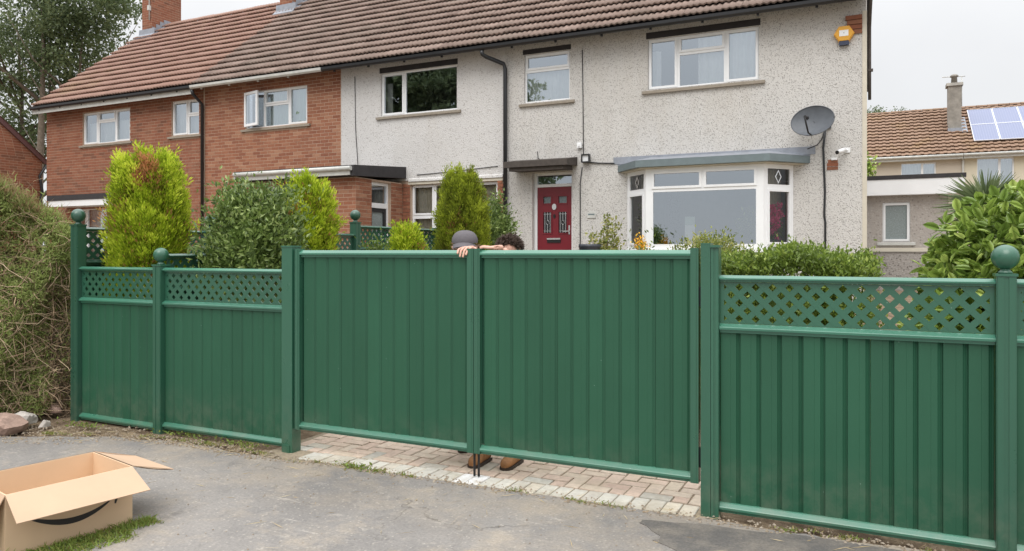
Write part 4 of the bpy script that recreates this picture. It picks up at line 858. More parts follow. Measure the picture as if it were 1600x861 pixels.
fl_ = thing('floodlight', 'small black floodlight on the wall beside the door canopy', 'floodlight', (-4.72, HY, 3.35))
b = MB(HF); b.holed(-4.81, -4.65, 3.275, 3.43, [(-4.79, -4.67, 3.295, 3.41)], .09, .13); b.box(-4.81, -4.65, .05, .089, 3.275, 3.43); b.build('housing', 'black', fl_)
b = MB(HF); b.face([(-4.79, .1, 3.295), (-4.67, .1, 3.295), (-4.67, .1, 3.41), (-4.79, .1, 3.41)]); b.build('lamp_glass', 'white', fl_)
b = MB(HF); b.box(-4.75, -4.71, .002, .05, 3.32, 3.38); b.build('bracket', 'black', fl_)
tag((lambda q: (q.box(-4.92, -4.83, .002, .06, 3.56, 3.66), q.box(-4.895, -4.855, .06, .075, 3.585, 3.635), q)[2])(MB(HF)).build('sensor_box', 'white'), 'small white sensor box above the floodlight', 'sensor')
pq = thing('house_plaque', 'small pale name plaque on the wall right of the red door', 'plaque', (-4.64, HY, 2.3))
b = MB(HF); b.plate([(-4.73, 2.245), (-4.565, 2.245), (-4.555, 2.33), (-4.65, 2.375), (-4.74, 2.33)], .002, .016); b.build('plate', 'white_dirty', pq)
b = MB(HF); b.box(-4.71, -4.585, .0165, .018, 2.30, 2.325); b.build('faded_band', 'bluegrey', pq)

# ------------------------------------------------------------------ houses and outbuilding further back
ob = thing('outbuilding', 'flat roofed grey pebbledash extension with white fascia and frosted window', 'outbuilding', (.8, 18, .8))
OF = Fr((0, 18.0, 0)); ow = (.28, .81, 1.83, 2.68)
b = MB(OF); b.holed(-.6, 1.52, .6, 3.0, [ow], -.2, 0); b.build('wall', 'pebbleG', ob)
b = MB(); b.box(1.32, 1.52, 18.201, 21.5, .6, 3.0); b.build('side_wall', 'pebbleG', ob)
b = MB(OF); b.box(-.7, 1.80, -3.6, .22, 2.83, 3.16); b.build('fascia', 'white', ob)
b = MB(OF); b.box(-.71, 1.82, -3.62, .235, 3.162, 3.25); b.build('roof_edge', 'felt', ob)
window(ob, OF, *ow, [(0, 1, 0, 1, True)], inset=.03, sillm='white_dirty', glassm='frost', depth=.5)
b = MB(OF); b.box(ow[0] - .12, ow[1] + .14, .001, .012, 2.74, 2.775); b.build('lintel', 'pebbleG', ob)
b = MB(OF); b.box(-.6, 1.60, .002, .12, 1.60, 1.70); b.build('sill_band', 'cream', ob)
pw = thing('garden_wall', 'low coarse pebble wall under the sill band of the outbuilding', 'wall', (.5, 17.7, .8))
b = MB(); b.box(-.1, 2.6, 17.55, 17.87, .5, 1.60); b.build('wall_body', 'pebbleW', pw); b = MB(); b.box(-.1, 2.62, 17.53, 17.875, 1.602, 1.62); b.build('coping', 'concrete', pw)
# rear terrace: two dwellings, tan tiles, chimney, solar panels
RYF = 39.0
RF = Fr((0, RYF, 0))
def far_house(x0, x1, wallm, wins, label, solar=None, chim=None):
    h = thing('rear_house', label, 'house', ((x0 + x1) / 2, RYF, .8), 'terrace across the back gardens'); ez = 6.0
    b = MB(RF); b.holed(x0, x1 - .003, .6, ez - .05, wins, -.25, 0); b.build('wall', wallm, h)
    b = MB(); b.box(x0, x1 - .003, RYF + 7.6, RYF + 7.8, .6, ez - .05); b.build('rear_wall', wallm, h)
    for q in wins: window(h, RF, *q, [(0, .6, 0, 1, False), (.6, 1, 0, 1, True)], inset=.05, curtains=[(.02, .98, 'curtain', 0, 1)], depth=1)
    ph = R(34); rows = 14; g = .345; w = .30; V = []; F = []; y0, z0 = RYF - .35, ez; cols = int((x1 - x0) / w); ww = (x1 - x0) / cols
    for r in range(rows):
        for c_ in range(cols):
            x = x0 + c_ * ww; k = len(V); zj = random.uniform(-.006, .006)
            for dx, rib in ((0, 0), (.12, .0), (.16, .028), (.26, .028), (ww, 0)):
                for s, tt in ((0, .085), (g + .05, .004)):
                    S_ = r * g + s; V.append((x + dx, y0 + S_ * math.cos(ph) - (tt + rib) * math.sin(ph), z0 + S_ * math.sin(ph) + (tt + rib) * math.cos(ph) + zj))
                V.append((x + dx, y0 + r * g * math.cos(ph) - (.045 + rib) * math.sin(ph), z0 + r * g * math.sin(ph) + (.045 + rib) * math.cos(ph)))
            for j in range(4):
                a = k + j * 3; F.append((a, a + 3, a + 4, a + 1)); F.append((a + 2, a + 5, a + 3, a))
    npobj('roof_tiling', npmesh('roof_tiling', np.array(V), np.array(F), M['tile_far']), h, 'stuff')
    ry, rz = y0 + rows * g * math.cos(ph), z0 + rows * g * math.sin(ph)
    b = MB(); b.face([(x0, y0, z0 - .03), (x1, y0, z0 - .03), (x1, ry, rz - .03), (x0, ry, rz - .03)]); b.face([(x0, ry, rz - .03), (x1, ry, rz - .03), (x1, 2 * ry - y0, z0), (x0, 2 * ry - y0, z0)]); b.build('roof_deck', 'felt', h)
    n = int((x1 - x0) / .45); wr = (x1 - x0) / n; q = MB(Fr(b=(0, 1, 0)))
    for a, c_ in zip(range(0, 180, 45), range(45, 181, 45)):
        A, B = R(a), R(c_); q.face([(0, .13 * math.cos(A), .1 * math.sin(A)), (wr - .015, .12 * math.cos(A), .09 * math.sin(A)), (wr - .015, .12 * math.cos(B), .09 * math.sin(B)), (0, .13 * math.cos(B), .1 * math.sin(B))])
    me = q.mesh('ridge_tile', 'tile_far')
    for i in range(n): inst('ridge_tile', me, h, (x0 + i * wr, ry, rz + .01))
    b = MB(); b.tube([(x0, y0 - .05, z0 - .04), (x1 - .02, y0 - .05, z0 - .04)], .06, 8); b.box(x0, x1 - .02, y0 + .02, RYF, z0 - .2, z0 - .06); b.build('gutter', 'white_dirty', h)
    if chim:
        cx, cy = chim; zc = z0 + (cy - y0) * math.tan(ph)
        b = MB(); b.box(cx - .27, cx + .27, cy, cy + .6, zc - .6, zc + 2.15); ch = b.build('chimney', 'concrete', h)
        b = MB(); b.prism([(cy - .07, zc + 2.15), (cy + .67, zc + 2.15), (cy + .6, zc + 2.3), (cy, zc + 2.3)], cx - .34, cx + .34); b.build('coping', 'concrete', ch)
        b = MB(); b.lathe((cx, cy + .3, zc + 2.3), [(.14, 0), (.12, .3), (.18, .32), (.18, .38), (.1, .44)], 12); b.build('chimney_pot', 'concrete', ch)
        b = MB(); b.tube([(cx - .5, cy + .3, zc + 2.66), (cx + .45, cy + .3, zc + 2.62)], .02, 6); b.tube([(cx + .31, cy + .3, zc + 1.2), (cx + .31, cy + .3, zc + 2.62)], .02, 6); b.build('aerial', 'white_dirty', ch)
        b = MB(); b.box(cx - .3, cx + .3, cy - .16, cy - .002, zc - .05, zc + .13); b.build('lead_apron', 'lead', ch)
        b = MB(Fr((0, y0, z0), (1, 0, 0), (0, -math.sin(ph), math.cos(ph)), (0, math.cos(ph), math.sin(ph)))); s0 = (cy - y0) / math.cos(ph)
        b.box(cx + .28, cx + .5, .06, .08, s0 - .3, s0 + 1.3); b.build('slate_patch', 'lead', ch)
    if solar:
        fs = Fr((0, y0, z0), (1, 0, 0), (0, -math.sin(ph), math.cos(ph)), (0, math.cos(ph), math.sin(ph)))
        sx0, s0, ncol, pw_, phh = solar
        for i in range(ncol):
            for j in range(2):
                u = sx0 + i * (pw_ + .02); v = s0 + j * (phh + .02)
                b = MB(fs); b.holed(u, u + pw_, v, v + phh, [(u + .022, u + pw_ - .022, v + .022, v + phh - .022)], .12, .16); sp = b.build('solar_panel', 'solarframe', h)
                b = MB(fs); b.face([(u + .015, .15, v + .015), (u + pw_ - .015, .15, v + .015), (u + pw_ - .015, .15, v + phh - .015), (u + .015, .15, v + phh - .015)]); b.build('cell_sheet', 'solar', sp)
    return h
far_house(-6.0, 3.86, 'render', [(1.38, 2.80, 4.6, 5.72)], 'distant beige house with tan tiles, left of the solar panels', None, (3.69, 40.6))
far_house(3.86, 13.0, 'renderB', [(4.40, 5.80, 4.2, 5.80), (9, 10.5, 4.3, 5.7)], 'distant pale house whose roof carries solar panels', (4.33, .95, 6, 1.0, 1.65), None)
b = MB(); b.tube([(3.86, RYF - .12, 5.9), (3.86, RYF - .06, 5.6), (3.86, RYF - .06, .8)], .05, 8); o = b.build('downpipe', 'white_dirty'); tag(o, 'pale downpipe between the two distant houses', 'downpipe')
# brick neighbour at the far left, its gable end towards us
hn = thing('brick_house', 'brick gable of the neighbouring house at the far left behind the dry hedge', 'house', (-24, 12.2, .3))
GXN = -22.3; NF = Fr((GXN, 0, 0), (0, 1, 0), (1, 0, 0)); ye0, ye1, yr_, ze_, sl = 10.55, 13.85, 12.2, 4.42, .79
zr_ = ze_ + (ye1 - yr_) * sl
b = MB(NF); b.plate([(ye0, .2), (ye1, .2), (ye1, ze_), (yr_, zr_), (ye0, ze_)], -.25, 0); b.build('gable_wall', 'mortarold', hn)
lst = []; z = .5; i = 0
while z < zr_ - .1:
    k = max(0, (z + .075 - ze_) / sl); o_ = .1125 * (i % 2); lst.append((Fr((GXN, ye0 + k + o_, 0), (0, 1, 0), (1, 0, 0)), ye1 - ye0 - 2 * k - o_, z, z + .075, [])); z += .075; i += 1
brickwork(hn, 'brick', lst)
for e, sg in ((ye1, 1), (ye0, -1)):
    b = MB(NF); b.plate([(e + sg * .15, ze_ - .25), (yr_, zr_ - .06), (yr_, zr_ + .10), (e + sg * .15, ze_ - .10)], .001, .06); b.build('verge_board', 'maroon', hn)
    b = MB(NF); b.face([(e + sg * .22, .08, ze_ - .14), (yr_, .08, zr_ + .12), (yr_, -9, zr_ + .12), (e + sg * .22, -9, ze_ - .14)]); b.build('roof_slope', 'tile_red', hn)
b = MB(); b.box(GXN - 9, GXN - .251, ye1 - .25, ye1, .2, ze_); b.build('rear_wall', 'mortarold', hn)
b = MB(); b.tube([(GXN + .06, ye1 + .10, ze_ - .2), (GXN + .05, ye1 - .1, ze_ - .55), (GXN + .05, ye1 - .02, ze_ - 1.0), (GXN + .05, ye1 - .1, ze_ - 1.4), (GXN + .05, ye1 - .1, .5)], .04, 8); b.build('downpipe', 'blackplastic', hn)

# ------------------------------------------------------------------ plants
def lumps(n, seed):          # a smooth random field on directions
    r = np.random.default_rng(seed); k = r.normal(size=(n, 3)) * 2.4; ph = r.uniform(0, 6.28, n); am = r.uniform(.4, 1, n)
    return lambda d: (np.sin(d @ k.T + ph) * am).sum(1) / am.sum()
def crown_pts(n, c, rad, seed, power=2.0, amp=.18, shell=(.75, 1.02)):      # points in the outer shell of a lumpy superellipsoid
    r = np.random.default_rng(seed); d = unit(r.normal(size=(n, 3))); f = lumps(9, seed + 1)
    s = (np.abs(d) ** power).sum(1) ** (-1 / power); k = s * (1 + amp * f(d * 1.6)) * r.uniform(shell[0], shell[1], n)
    return d * k[:, None] * np.array(rad) + np.array(c), d
def core(name, c, rad, mat, parent, seed, power=2.0, amp=.18, k=.72):
    me = bpy.data.meshes.new(name); bm = bmesh.new(); bmesh.ops.create_icosphere(bm, subdivisions=4, radius=1)
    d = unit(np.array([tuple(v.co) for v in bm.verts])); f = lumps(9, seed + 1); s = (np.abs(d) ** power).sum(1) ** (-1 / power)
    q = d * (s * (1 + amp * f(d * 1.6)) * k)[:, None]; q *= 1 + .12 * np.random.default_rng(seed).normal(size=(len(q), 1)).clip(-1.5, 1.5)
    q = q * np.array(rad) + np.array(c)
    for v, p in zip(bm.verts, q): v.co = p
    bm.to_mesh(me); bm.free(); a = me.attributes.new('tint', 'FLOAT', 'POINT'); a.data.foreach_set('value', np.full(len(me.vertices), .22, np.float32))  # low tint: the shade inside the crown is put into the core's colour
    me.materials.append(M[mat]); return npobj(name, me, parent)
def trunk(parent, c, h, r, lean=(0, 0), limbs=4, seed=0, name='trunk'):
    rr = random.Random(seed); b = MB(); x, y, z = c
    pts = [(x + lean[0] * t_ + rr.uniform(-.03, .03) * h * .2, y + lean[1] * t_ + rr.uniform(-.03, .03) * h * .2, z + h * t_) for t_ in (0, .15, .35, .6, .85, 1)]
    b.tube(pts, [r * 1.25, r, r * .85, r * .65, r * .4, r * .15], 9)
    for i in range(limbs):
        t_ = rr.uniform(.25, .8); p = Vector(pts[0]).lerp(Vector(pts[-1]), t_); a = rr.uniform(0, 6.28); L = h * rr.uniform(.25, .45)
        b.tube([tuple(p), tuple(p + Vector((math.cos(a) * L * .5, math.sin(a) * L * .5, L * .45))), tuple(p + Vector((math.cos(a) * L * .8, math.sin(a) * L * .8, L)))], [r * .45, r * .3, r * .08], 6)
    return b.build(name, 'bark', parent)
def conifer(label, c, rad, z0, mat, seed, nplume=700, per=34, power=2.6, brown=()):
    """c: centre of the crown; feathery upright plumes over its surface"""
    t_ = thing('conifer', label, 'conifer', (c[0], c[1], z0), 'golden conifers behind the fence'); trunk(t_, (c[0], c[1], z0), c[2] + rad[2] * .5 - z0, .06, limbs=0, seed=seed)
    r = np.random.default_rng(seed); C, d = crown_pts(nplume, c, rad, seed, power, .14, (.80, .97))
    fd = lumps(14, seed + 5)(d * np.array([1, 1, 1]) * 2.6 + C * .8); dent = np.clip((fd - .12) * 2.2, 0, .28) * (d[:, 2] < .8)
    C = np.array(c) + (C - np.array(c)) * np.stack([1 - dent, 1 - dent, 1 - dent * .2], 1)
    C[:, 2] += np.where(d[:, 2] > .6, r.uniform(-.03, .10, nplume), 0)
    out = d * np.array([1, 1, .2]); D = unit(unit(out) * .30 + np.array([0, 0, 1.0]) + r.normal(size=(nplume, 3)) * .18)
    base = r.uniform(.2, .9, nplume) + .12 * np.sin(C[:, 2] * 7 + C[:, 0] * 11 + C[:, 1] * 13)
    for (bc, br, bt) in brown: base = np.where(np.linalg.norm(C - np.array(bc), axis=1) < br, bt + r.uniform(-.03, .03, nplume), base)
    L = r.uniform(.09, .20, nplume)
    tt = r.uniform(0, 1, (nplume, per)); S_ = r.normal(size=(nplume, per, 3)); sp = (.036 * (1 - tt * .75))[..., None] * S_ * L[:, None, None] / .15
    P = C[:, None] + D[:, None] * (tt * L[:, None])[..., None] + sp
    LD = D[:, None] + unit(S_.reshape(-1, 3)).reshape(S_.shape) * .55
    P, LD = P.reshape(-1, 3), LD.reshape(-1, 3); ok = (P[:, 2] > z0) & (P[:, 1] > 4.70)
    tint = np.repeat(base, per) + (tt.ravel() - .5) * .28
    me = leaf_mesh('foliage', P[ok], LD[ok], r.uniform(.028, .06, len(P))[ok], r.uniform(.009, .016, len(P))[ok], M[mat], tint[ok], .2)
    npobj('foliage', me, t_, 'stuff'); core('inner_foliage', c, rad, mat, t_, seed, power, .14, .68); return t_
conifer('tall broad lime green conifer with a brown patch near its flat top', (-6.50, 5.10, 1.34), (.275, .25, 1.10), 0, 'lime', 11, 2500, 54, 9,
        brown=[((-6.30, 4.95, 2.47), .13, -.26), ((-6.33, 4.94, 2.30), .09, -.26), ((-6.40, 4.92, 2.50), .09, -.2), ((-6.36, 4.86, 1.92), .05, -.26), ((-6.72, 4.95, 1.85), .12, .0)])
conifer('lime green conifer between the dark shrub and the ball topped lattice fence', (-5.44, 6.22, 1.2), (.27, .25, 1.08), 0, 'lime', 12, 1600, 50, 4, brown=[((-5.5, 6.0, 1.9), .12, .0)])
conifer('olive green rounded conifer behind the two people', (-5.10, 9.0, 1.45), (.32, .32, 1.20), .3, 'olive', 13, 1700, 50, 2.5, brown=[((-5.0, 8.6, 1.9), .14, .04), ((-5.35, 8.7, 2.1), .1, .04)])
conifer('small dome shaped lime conifer in front of the lattice', (-5.02, 7.5, 1.25), (.19, .19, .54), .2, 'lime', 14, 600, 46, 2.3)
def bush(label, c, rad, z0, mat, seed, n, size, name='shrub', cat='shrub', power=2.2, amp=.22, group=None, up=.35, clump=60):
    t_ = thing(name, label, cat, (c[0], c[1], z0), group); trunk(t_, (c[0], c[1], z0), max(.3, c[2] - z0), .05, limbs=0, seed=seed, name='stem')
    r = np.random.default_rng(seed); nc = n // clump; C, d = crown_pts(nc, c, rad, seed, power, amp, (.72, 1.0))
    P = (C[:, None] + r.normal(size=(nc, clump, 3)) * size * 1.5 * np.array([1, 1, .8])).reshape(-1, 3); dd = np.repeat(d, clump, 0)
    D = unit(dd * .7 + np.array([0, 0, up]) + r.normal(size=P.shape) * .65); base = np.repeat(r.uniform(.25, .8, nc), clump) + r.normal(size=len(P)) * .06
    ok = P[:, 2] > z0 + .02
    me = leaf_mesh('foliage', P[ok], D[ok], (r.uniform(.7, 1.3, len(P)) * size)[ok], (r.uniform(.7, 1.2, len(P)) * size * .48)[ok], M[mat], base[ok])
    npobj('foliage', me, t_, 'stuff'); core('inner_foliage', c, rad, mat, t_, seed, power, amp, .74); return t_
bush('dark glossy broadleaf shrub between two lime conifers', (-5.40, 5.36, 1.2), (.36, .34, 1.03), 0, 'shrub', 21, 19000, .058, power=3.4)
bush('dark shrub tucked against the olive conifer by the downpipe', (-5.22, 10.2, 1.5), (.26, .28, .98), .3, 'shrub', 22, 6000, .055)
bush('small pale green bush at the foot of the dome conifer', (-5.30, 7.25, 1.2), (.14, .14, .62), .2, 'hedge', 23, 1500, .05, power=2.0)
bush('rounded golden green bush below the bay window, behind the right gate', (-1.46, 7.6, 1.13), (.47, .42, .66), .2, 'goldhedge', 24, 22000, .042, 'bush', 'bush')
def hedge(label, x0, x1, y0, y1, z0, z1, mat, seed, n, size, group=None):
    t_ = thing('hedge', label, 'hedge', ((x0 + x1) / 2, (y0 + y1) / 2, z0), group); r = np.random.default_rng(seed)
    b = MB(); b.box(x0 + .12, x1 - .12, y0 + .12, y1 - .12, z0, z1 - .2); o = b.build('inner_foliage', M[mat], t_)
    a = o.data.attributes.new('tint', 'FLOAT', 'POINT'); a.data.foreach_set('value', np.full(len(o.data.vertices), .3, np.float32))  # darker tint on the inner box stands in for shade between the leaves
    nc = n // 50; q = r.uniform(size=(nc, 3)); face = r.uniform(size=nc)
    C = np.stack([x0 + (x1 - x0) * q[:, 0], y0 + (y1 - y0) * q[:, 1], z0 + (z1 - z0) * q[:, 2]], 1)
    bump_ = .05 * np.sin(C[:, 0] * 7 + seed) + .04 * np.sin(C[:, 0] * 17 + C[:, 1] * 9)
    top = face < .45; fr_m = (face >= .45) & (face < .85); en = face >= .85
    C[top, 2] = z1 - .04 + bump_[top]; C[fr_m, 1] = y0 + bump_[fr_m]; C[en, 0] = np.where(q[en, 1] < .5, x0, x1)
    P = (C[:, None] + r.normal(size=(nc, 50, 3)) * .05).reshape(-1, 3)
    D = unit(np.array([0, -.3, .9]) + r.normal(size=P.shape) * .7); base = np.repeat(r.uniform(.25, .85, nc), 50) + r.normal(size=len(P)) * .07
    npobj('foliage', leaf_mesh('foliage', P, D, r.uniform(.7, 1.3, len(P)) * size, r.uniform(.8, 1.2, len(P)) * size * .5, M[mat], base), t_, 'stuff'); return t_
hedge('clipped green hedge in front of the house corner, right of the golden bush', -1.28, -.01, 6.7, 7.4, .05, 1.55, 'hedge', 31, 30000, .042)
# laurel: large single leaves
lt = thing('laurel_bush', 'big bright green laurel with large leaves behind the right fence', 'shrub', (1.3, 6.0, 0))
lm = MB(Fr(b=(0, 1, 0))); pw_ = [(0, 0), (.18, .78), (.45, 1), (.75, .78), (1, 0)]
for (a, w0), (c_, w1) in zip(pw_, pw_[1:]):
    for sg in (1, -1):
        lm.face([(0, a, -.10 * a * a), (sg * .29 * w0, a, .07 * w0 - .10 * a * a), (sg * .29 * w1, c_, .07 * w1 - .10 * c_ * c_), (0, c_, -.10 * c_ * c_)], 0, True)
LMs = []
for k in range(4):
    me = lm.mesh('leaf', 'laurel'); a = me.attributes.new('tint', 'FLOAT', 'POINT'); a.data.foreach_set('value', np.full(len(me.vertices), .35 + .15 * k, np.float32)); LMs.append(me)
lc, lrad = np.array([1.30, 5.95, .95]), (1.02, .72, 1.04)
P, d = crown_pts(13000, lc, lrad, 41, 2.5, .26, (.82, 1.05)); r = np.random.default_rng(42); ok = (P[:, 2] > .15) & (P[:, 1] > 4.80); P, d = P[ok], d[ok]
D = unit(d * .6 + np.array([0, -.15, .15]) + r.normal(size=P.shape) * .7)
order = np.argsort(np.linalg.norm(P - np.array(EYE), axis=1) + np.where(P[:, 2] < 1.42, .6, 0) + np.where(d[:, 0] > .6, .5, 0)); first = set(order[:300].tolist())
bv = np.empty(len(LMs[0].vertices) * 3); LMs[0].vertices.foreach_get('co', bv); bv = bv.reshape(-1, 3); bf = np.array([t_ for p in LMs[0].polygons for t_ in ([p.vertices[0], p.vertices[i], p.vertices[i + 1]] for i in range(1, len(p.vertices) - 1))])
Vs, Fs, Ts = [], [], []
for i in range(len(P)):
    s = r.uniform(.06, .115); yv = Vector(D[i]); nz = (Vector(d[i]) * .6 + Vector((0, -.2, .8)) + Vector(r.normal(size=3)) * .4); xv = yv.cross(nz).normalized(); zv = xv.cross(yv)
    mt = Matrix((xv, yv, zv)).transposed()
    if i in first: inst('leaf', LMs[int(r.integers(4))], lt, P[i], mt.to_euler(), (s, s, s))
    else: Fs.append(bf + len(Vs) * len(bv)); Vs.append(bv @ (np.array(mt) * s).T + P[i]); Ts.append(np.full(len(bv), .3 + .5 * r.uniform()))
npobj('foliage', npmesh('foliage', np.vstack(Vs), np.vstack(Fs), M['laurel'], np.concatenate(Ts), True), lt, 'stuff')
core('inner_foliage', lc, lrad, 'laurel', lt, 41, 2.5, .26, .74); trunk(lt, (1.3, 5.95, 0), 1.4, .06, seed=5, name='stem')
# spiky plant behind the laurel
sp_ = thing('spiky_plant', 'spiky cordyline like plant behind the laurel, before the pale house', 'plant', (1.46, 12, .7)); trunk(sp_, (1.46, 12, .6), 1.6, .06, limbs=0, seed=3)
n = 420; r = np.random.default_rng(51); D = unit(r.normal(size=(n, 3)) * np.array([1, 1, .75]) + np.array([0, 0, .55])); P = np.array([1.46, 12, 2.22]) + D * .05
V = []
L = r.uniform(.4, .68, n); X = unit(np.cross(D, r.normal(size=(n, 3))))
for k, (tt, w_) in enumerate(((0, .010), (.5, .016), (1, .002))):
    c_ = P + D * (L * tt)[:, None] + np.array([0, 0, -1]) * (L * tt ** 2 * .18)[:, None]; V += [c_ - X * w_, c_ + X * w_]
V = np.stack(V, 1).reshape(-1, 3); F = (np.arange(n) * 6)[:, None, None] + np.array([(0, 1, 3, 2), (2, 3, 5, 4)])[None]
npobj('blades', npmesh('blades', V, F.reshape(-1, 4), M['treeleaf'], np.repeat(r.uniform(.3, .9, n), 6)), sp_, 'stuff')
# thin shrub in front of the render by the door, pot
tp = thing('young_shrub', 'young sparse yellow green shrub against the rendered wall left of the bay', 'shrub', (-3.86, 11.6, .8)); b = MB(); PP = []
rr = random.Random(5)
for i in range(13):
    a = rr.uniform(0, 6.28); sp = rr.uniform(.05, .34); h_ = rr.uniform(.75, 1.6) * (1 - sp * .8); p0 = Vector((-3.86, 11.6, .78)); p1 = p0 + Vector((math.cos(a) * sp * .6, math.sin(a) * sp * .6, h_ * .55)); p2 = p0 + Vector((math.cos(a) * sp, math.sin(a) * sp, h_))
    b.tube([tuple(p0), tuple(p1), tuple(p2)], [.012, .008, .003], 5)
    for j in range(130): t_ = rr.uniform(.35, 1); q = p0.lerp(p1, t_ * 2) if t_ < .5 else p1.lerp(p2, t_ * 2 - 1); PP.append(q + Vector([rr.gauss(0, .045) for _ in range(3)]))
b.build('stems', 'bark', tp); PP = np.array([tuple(p) for p in PP]); r = np.random.default_rng(6)
npobj('foliage', leaf_mesh('foliage', PP, r.normal(size=PP.shape) + [0, 0, .6], r.uniform(.05, .09, len(PP)), r.uniform(.025, .04, len(PP)), M['goldhedge'], r.uniform(.4, .9, len(PP))), tp, 'stuff')
po = thing('plant_pot', 'dark plant pot beside the young shrub near the door', 'plant pot', (-4.05, 11.3, .75)); b = MB(); b.lathe((-4.05, 11.3, .75), [(.12, 0), (.16, .5), (.17, .92), (.18, .94), (.18, .99), (.155, .99), (.15, .9)], 16); b.build('pot', 'pot', po)
fw = thing('yellow_flower', 'yellow flowers showing above the gate below the bay window', 'flowers', (-3.35, 11.8, .8)); r = np.random.default_rng(8)
P = np.array([-3.35, 11.8, 1.72]) + r.normal(size=(260, 3)) * [.05, .05, .07]; npobj('petals', leaf_mesh('petals', P, r.normal(size=P.shape), .035, .03, M['gold'], np.full(len(P), .5)), fw, 'stuff')
P = np.array([-3.35, 11.8, 1.35]) + r.normal(size=(600, 3)) * [.13, .1, .2]; npobj('foliage', leaf_mesh('foliage', P, r.normal(size=P.shape) + [0, 0, .5], .07, .03, M['hedge'], r.uniform(.2, .8, len(P))), fw, 'stuff')
# pot of pink flowers and foliage plants inside the bay
pk = thing('pink_flowers', 'pink flowers in a dark planter inside the right bay window', 'flowers', (-1.35, 12.95, 1.64)); r = np.random.default_rng(9)
fv, fi = np.array([.64, .768, 0]), np.array([-.768, .64, 0]); fc_ = np.array([-1.325, 12.825, 0])
def fpt(n, z, sz, d0): return fc_ + fv * np.clip(r.normal(size=(n, 1)) * .09, -.17, .17) + fi * (d0 + np.abs(r.normal(size=(n, 1))) * .03) + np.array([0, 0, 1]) * (z + r.normal(size=(n, 1)) * sz)
P = fpt(40, 2.12, .12, .09); P = (P[:, None] + r.normal(size=(40, 44, 3)) * .020).reshape(-1, 3); npobj('petals', leaf_mesh('petals', P, r.normal(size=P.shape), .035, .03, M['pink'], np.full(len(P), .5)), pk, 'stuff')
P = fpt(800, 1.98, .13, .11); npobj('foliage', leaf_mesh('foliage', P, r.normal(size=P.shape), .06, .03, M['shrub'], r.uniform(.3, .8, len(P))), pk, 'stuff')
b = MB(Fr((-1.53, 12.58, 0), tuple(fv), tuple(-fi))); b.box(.15, .50, -.20, -.07, 1.665, 1.82); b.build('planter', 'pot', pk)
def indoor(label, c, n, s, seed, mat='shrub', h=.5):
    t_ = thing('house_plant', label, 'house plant', (c[0], c[1], 1.64)); r = np.random.default_rng(seed); P = np.array(c) + r.normal(size=(n, 3)) * s
    npobj('foliage', leaf_mesh('foliage', P, unit(r.normal(size=P.shape)) + [0, 0, h], .09, .03, M[mat], r.uniform(.3, .9, n)), t_, 'stuff'); b = MB(); b.lathe((c[0], c[1], 1.62), [(.06, 0), (.09, .16), (.1, .16), (.08, .15)], 12); b.build('pot', 'terracotta', t_)
indoor('bushy dark house plant behind the right end of the big bay pane', (-1.78, 12.80, 2.0), 500, [.09, .06, .15], 61)
indoor('tall dark house plant inside the narrow left bay pane', (-3.62, 12.98, 2.05), 260, [.05, .04, .22], 62)
cd = thing('green_card', 'pale green card standing inside the big bay window', 'card', (-2.75, 12.72, 1.9)); b = MB(Fr((0, 12.75, 0))); b.box(-2.84, -2.67, 0, .004, 2.08, 2.22); b.build('upper_sheet', 'blind', cd); b = MB(Fr((0, 12.75, 0))); b.box(-2.84, -2.67, 0, .003, 1.62, 2.078); b.build('lower_sheet', 'white', cd)
# dry hedge at the left
dh = thing('dry_hedge', 'overgrown dry brown hedge with bare twigs at the left edge', 'hedge', (-8.2, 4.8, 0)); r = np.random.default_rng(71)
def hpt(n, rr, back=.55):       # points near the face of the hedge that looks towards the forecourt
    s = rr.uniform(0, 1, n); z = rr.uniform(0.02, 1, n); dep = rr.uniform(0, 1, n) ** 1.5 * back
    A0, A1 = np.array([-7.10, 4.80]), np.array([-7.95, 3.0]); nx = np.array([-.93, .36])
    q = A0 + (A1 - A0) * s[:, None]; bul = .10 * np.sin(s * 9 + z * 5) + .08 * np.sin(s * 21 + z * 11)
    zt = 1.80 + .50 * np.minimum(1, s * 3.2) + .10 * np.sin(s * 19); lean = .30 * (1 - np.clip(z * 1.15, 0, 1)) ** 2 * -1 + .35 * np.maximum(0, z - .62)
    q = q + nx * (dep + bul + lean + .16)[:, None]
    return np.stack([q[:, 0], q[:, 1], z * zt], 1), s, z
V = []; F = []
P0, s_, z_ = hpt(5200, r, .42)
D0 = unit(np.stack([r.normal(size=5200) * .7, r.normal(size=5200) * .7, r.normal(size=5200) * .75 + .15], 1))
allV, allF = [], []; off = 0; seg = 4
for k in range(5200):
    if z_[k] > .62 and k % 5 < 3: continue
    p = P0[k]; d = D0[k]; L = r.uniform(.12, .5); rad0 = r.uniform(.0025, .006) * (1.6 if k % 17 == 0 else 1)
    for i in range(seg + 1):
        a = unit(np.cross(d, [0.3, .2, 1])[None])[0]; b2 = np.cross(d, a); rr_ = rad0 * (1 - .7 * i / seg)
        for j in range(3): t_ = j * 2.094; allV.append(p + (a * math.cos(t_) + b2 * math.sin(t_)) * rr_)
        if i < seg:
            for j in range(3): allF.append((off + i * 3 + j, off + i * 3 + (j + 1) % 3, off + i * 3 + 3 + (j + 1) % 3, off + i * 3 + 3 + j))
        d = unit((d + r.normal(size=3) * .32)[None])[0]; p = p + d * L / seg
    off += (seg + 1) * 3
npobj('twigs', npmesh('twigs', np.array(allV), np.array(allF), M['twig'], None, True), dh, 'stuff')
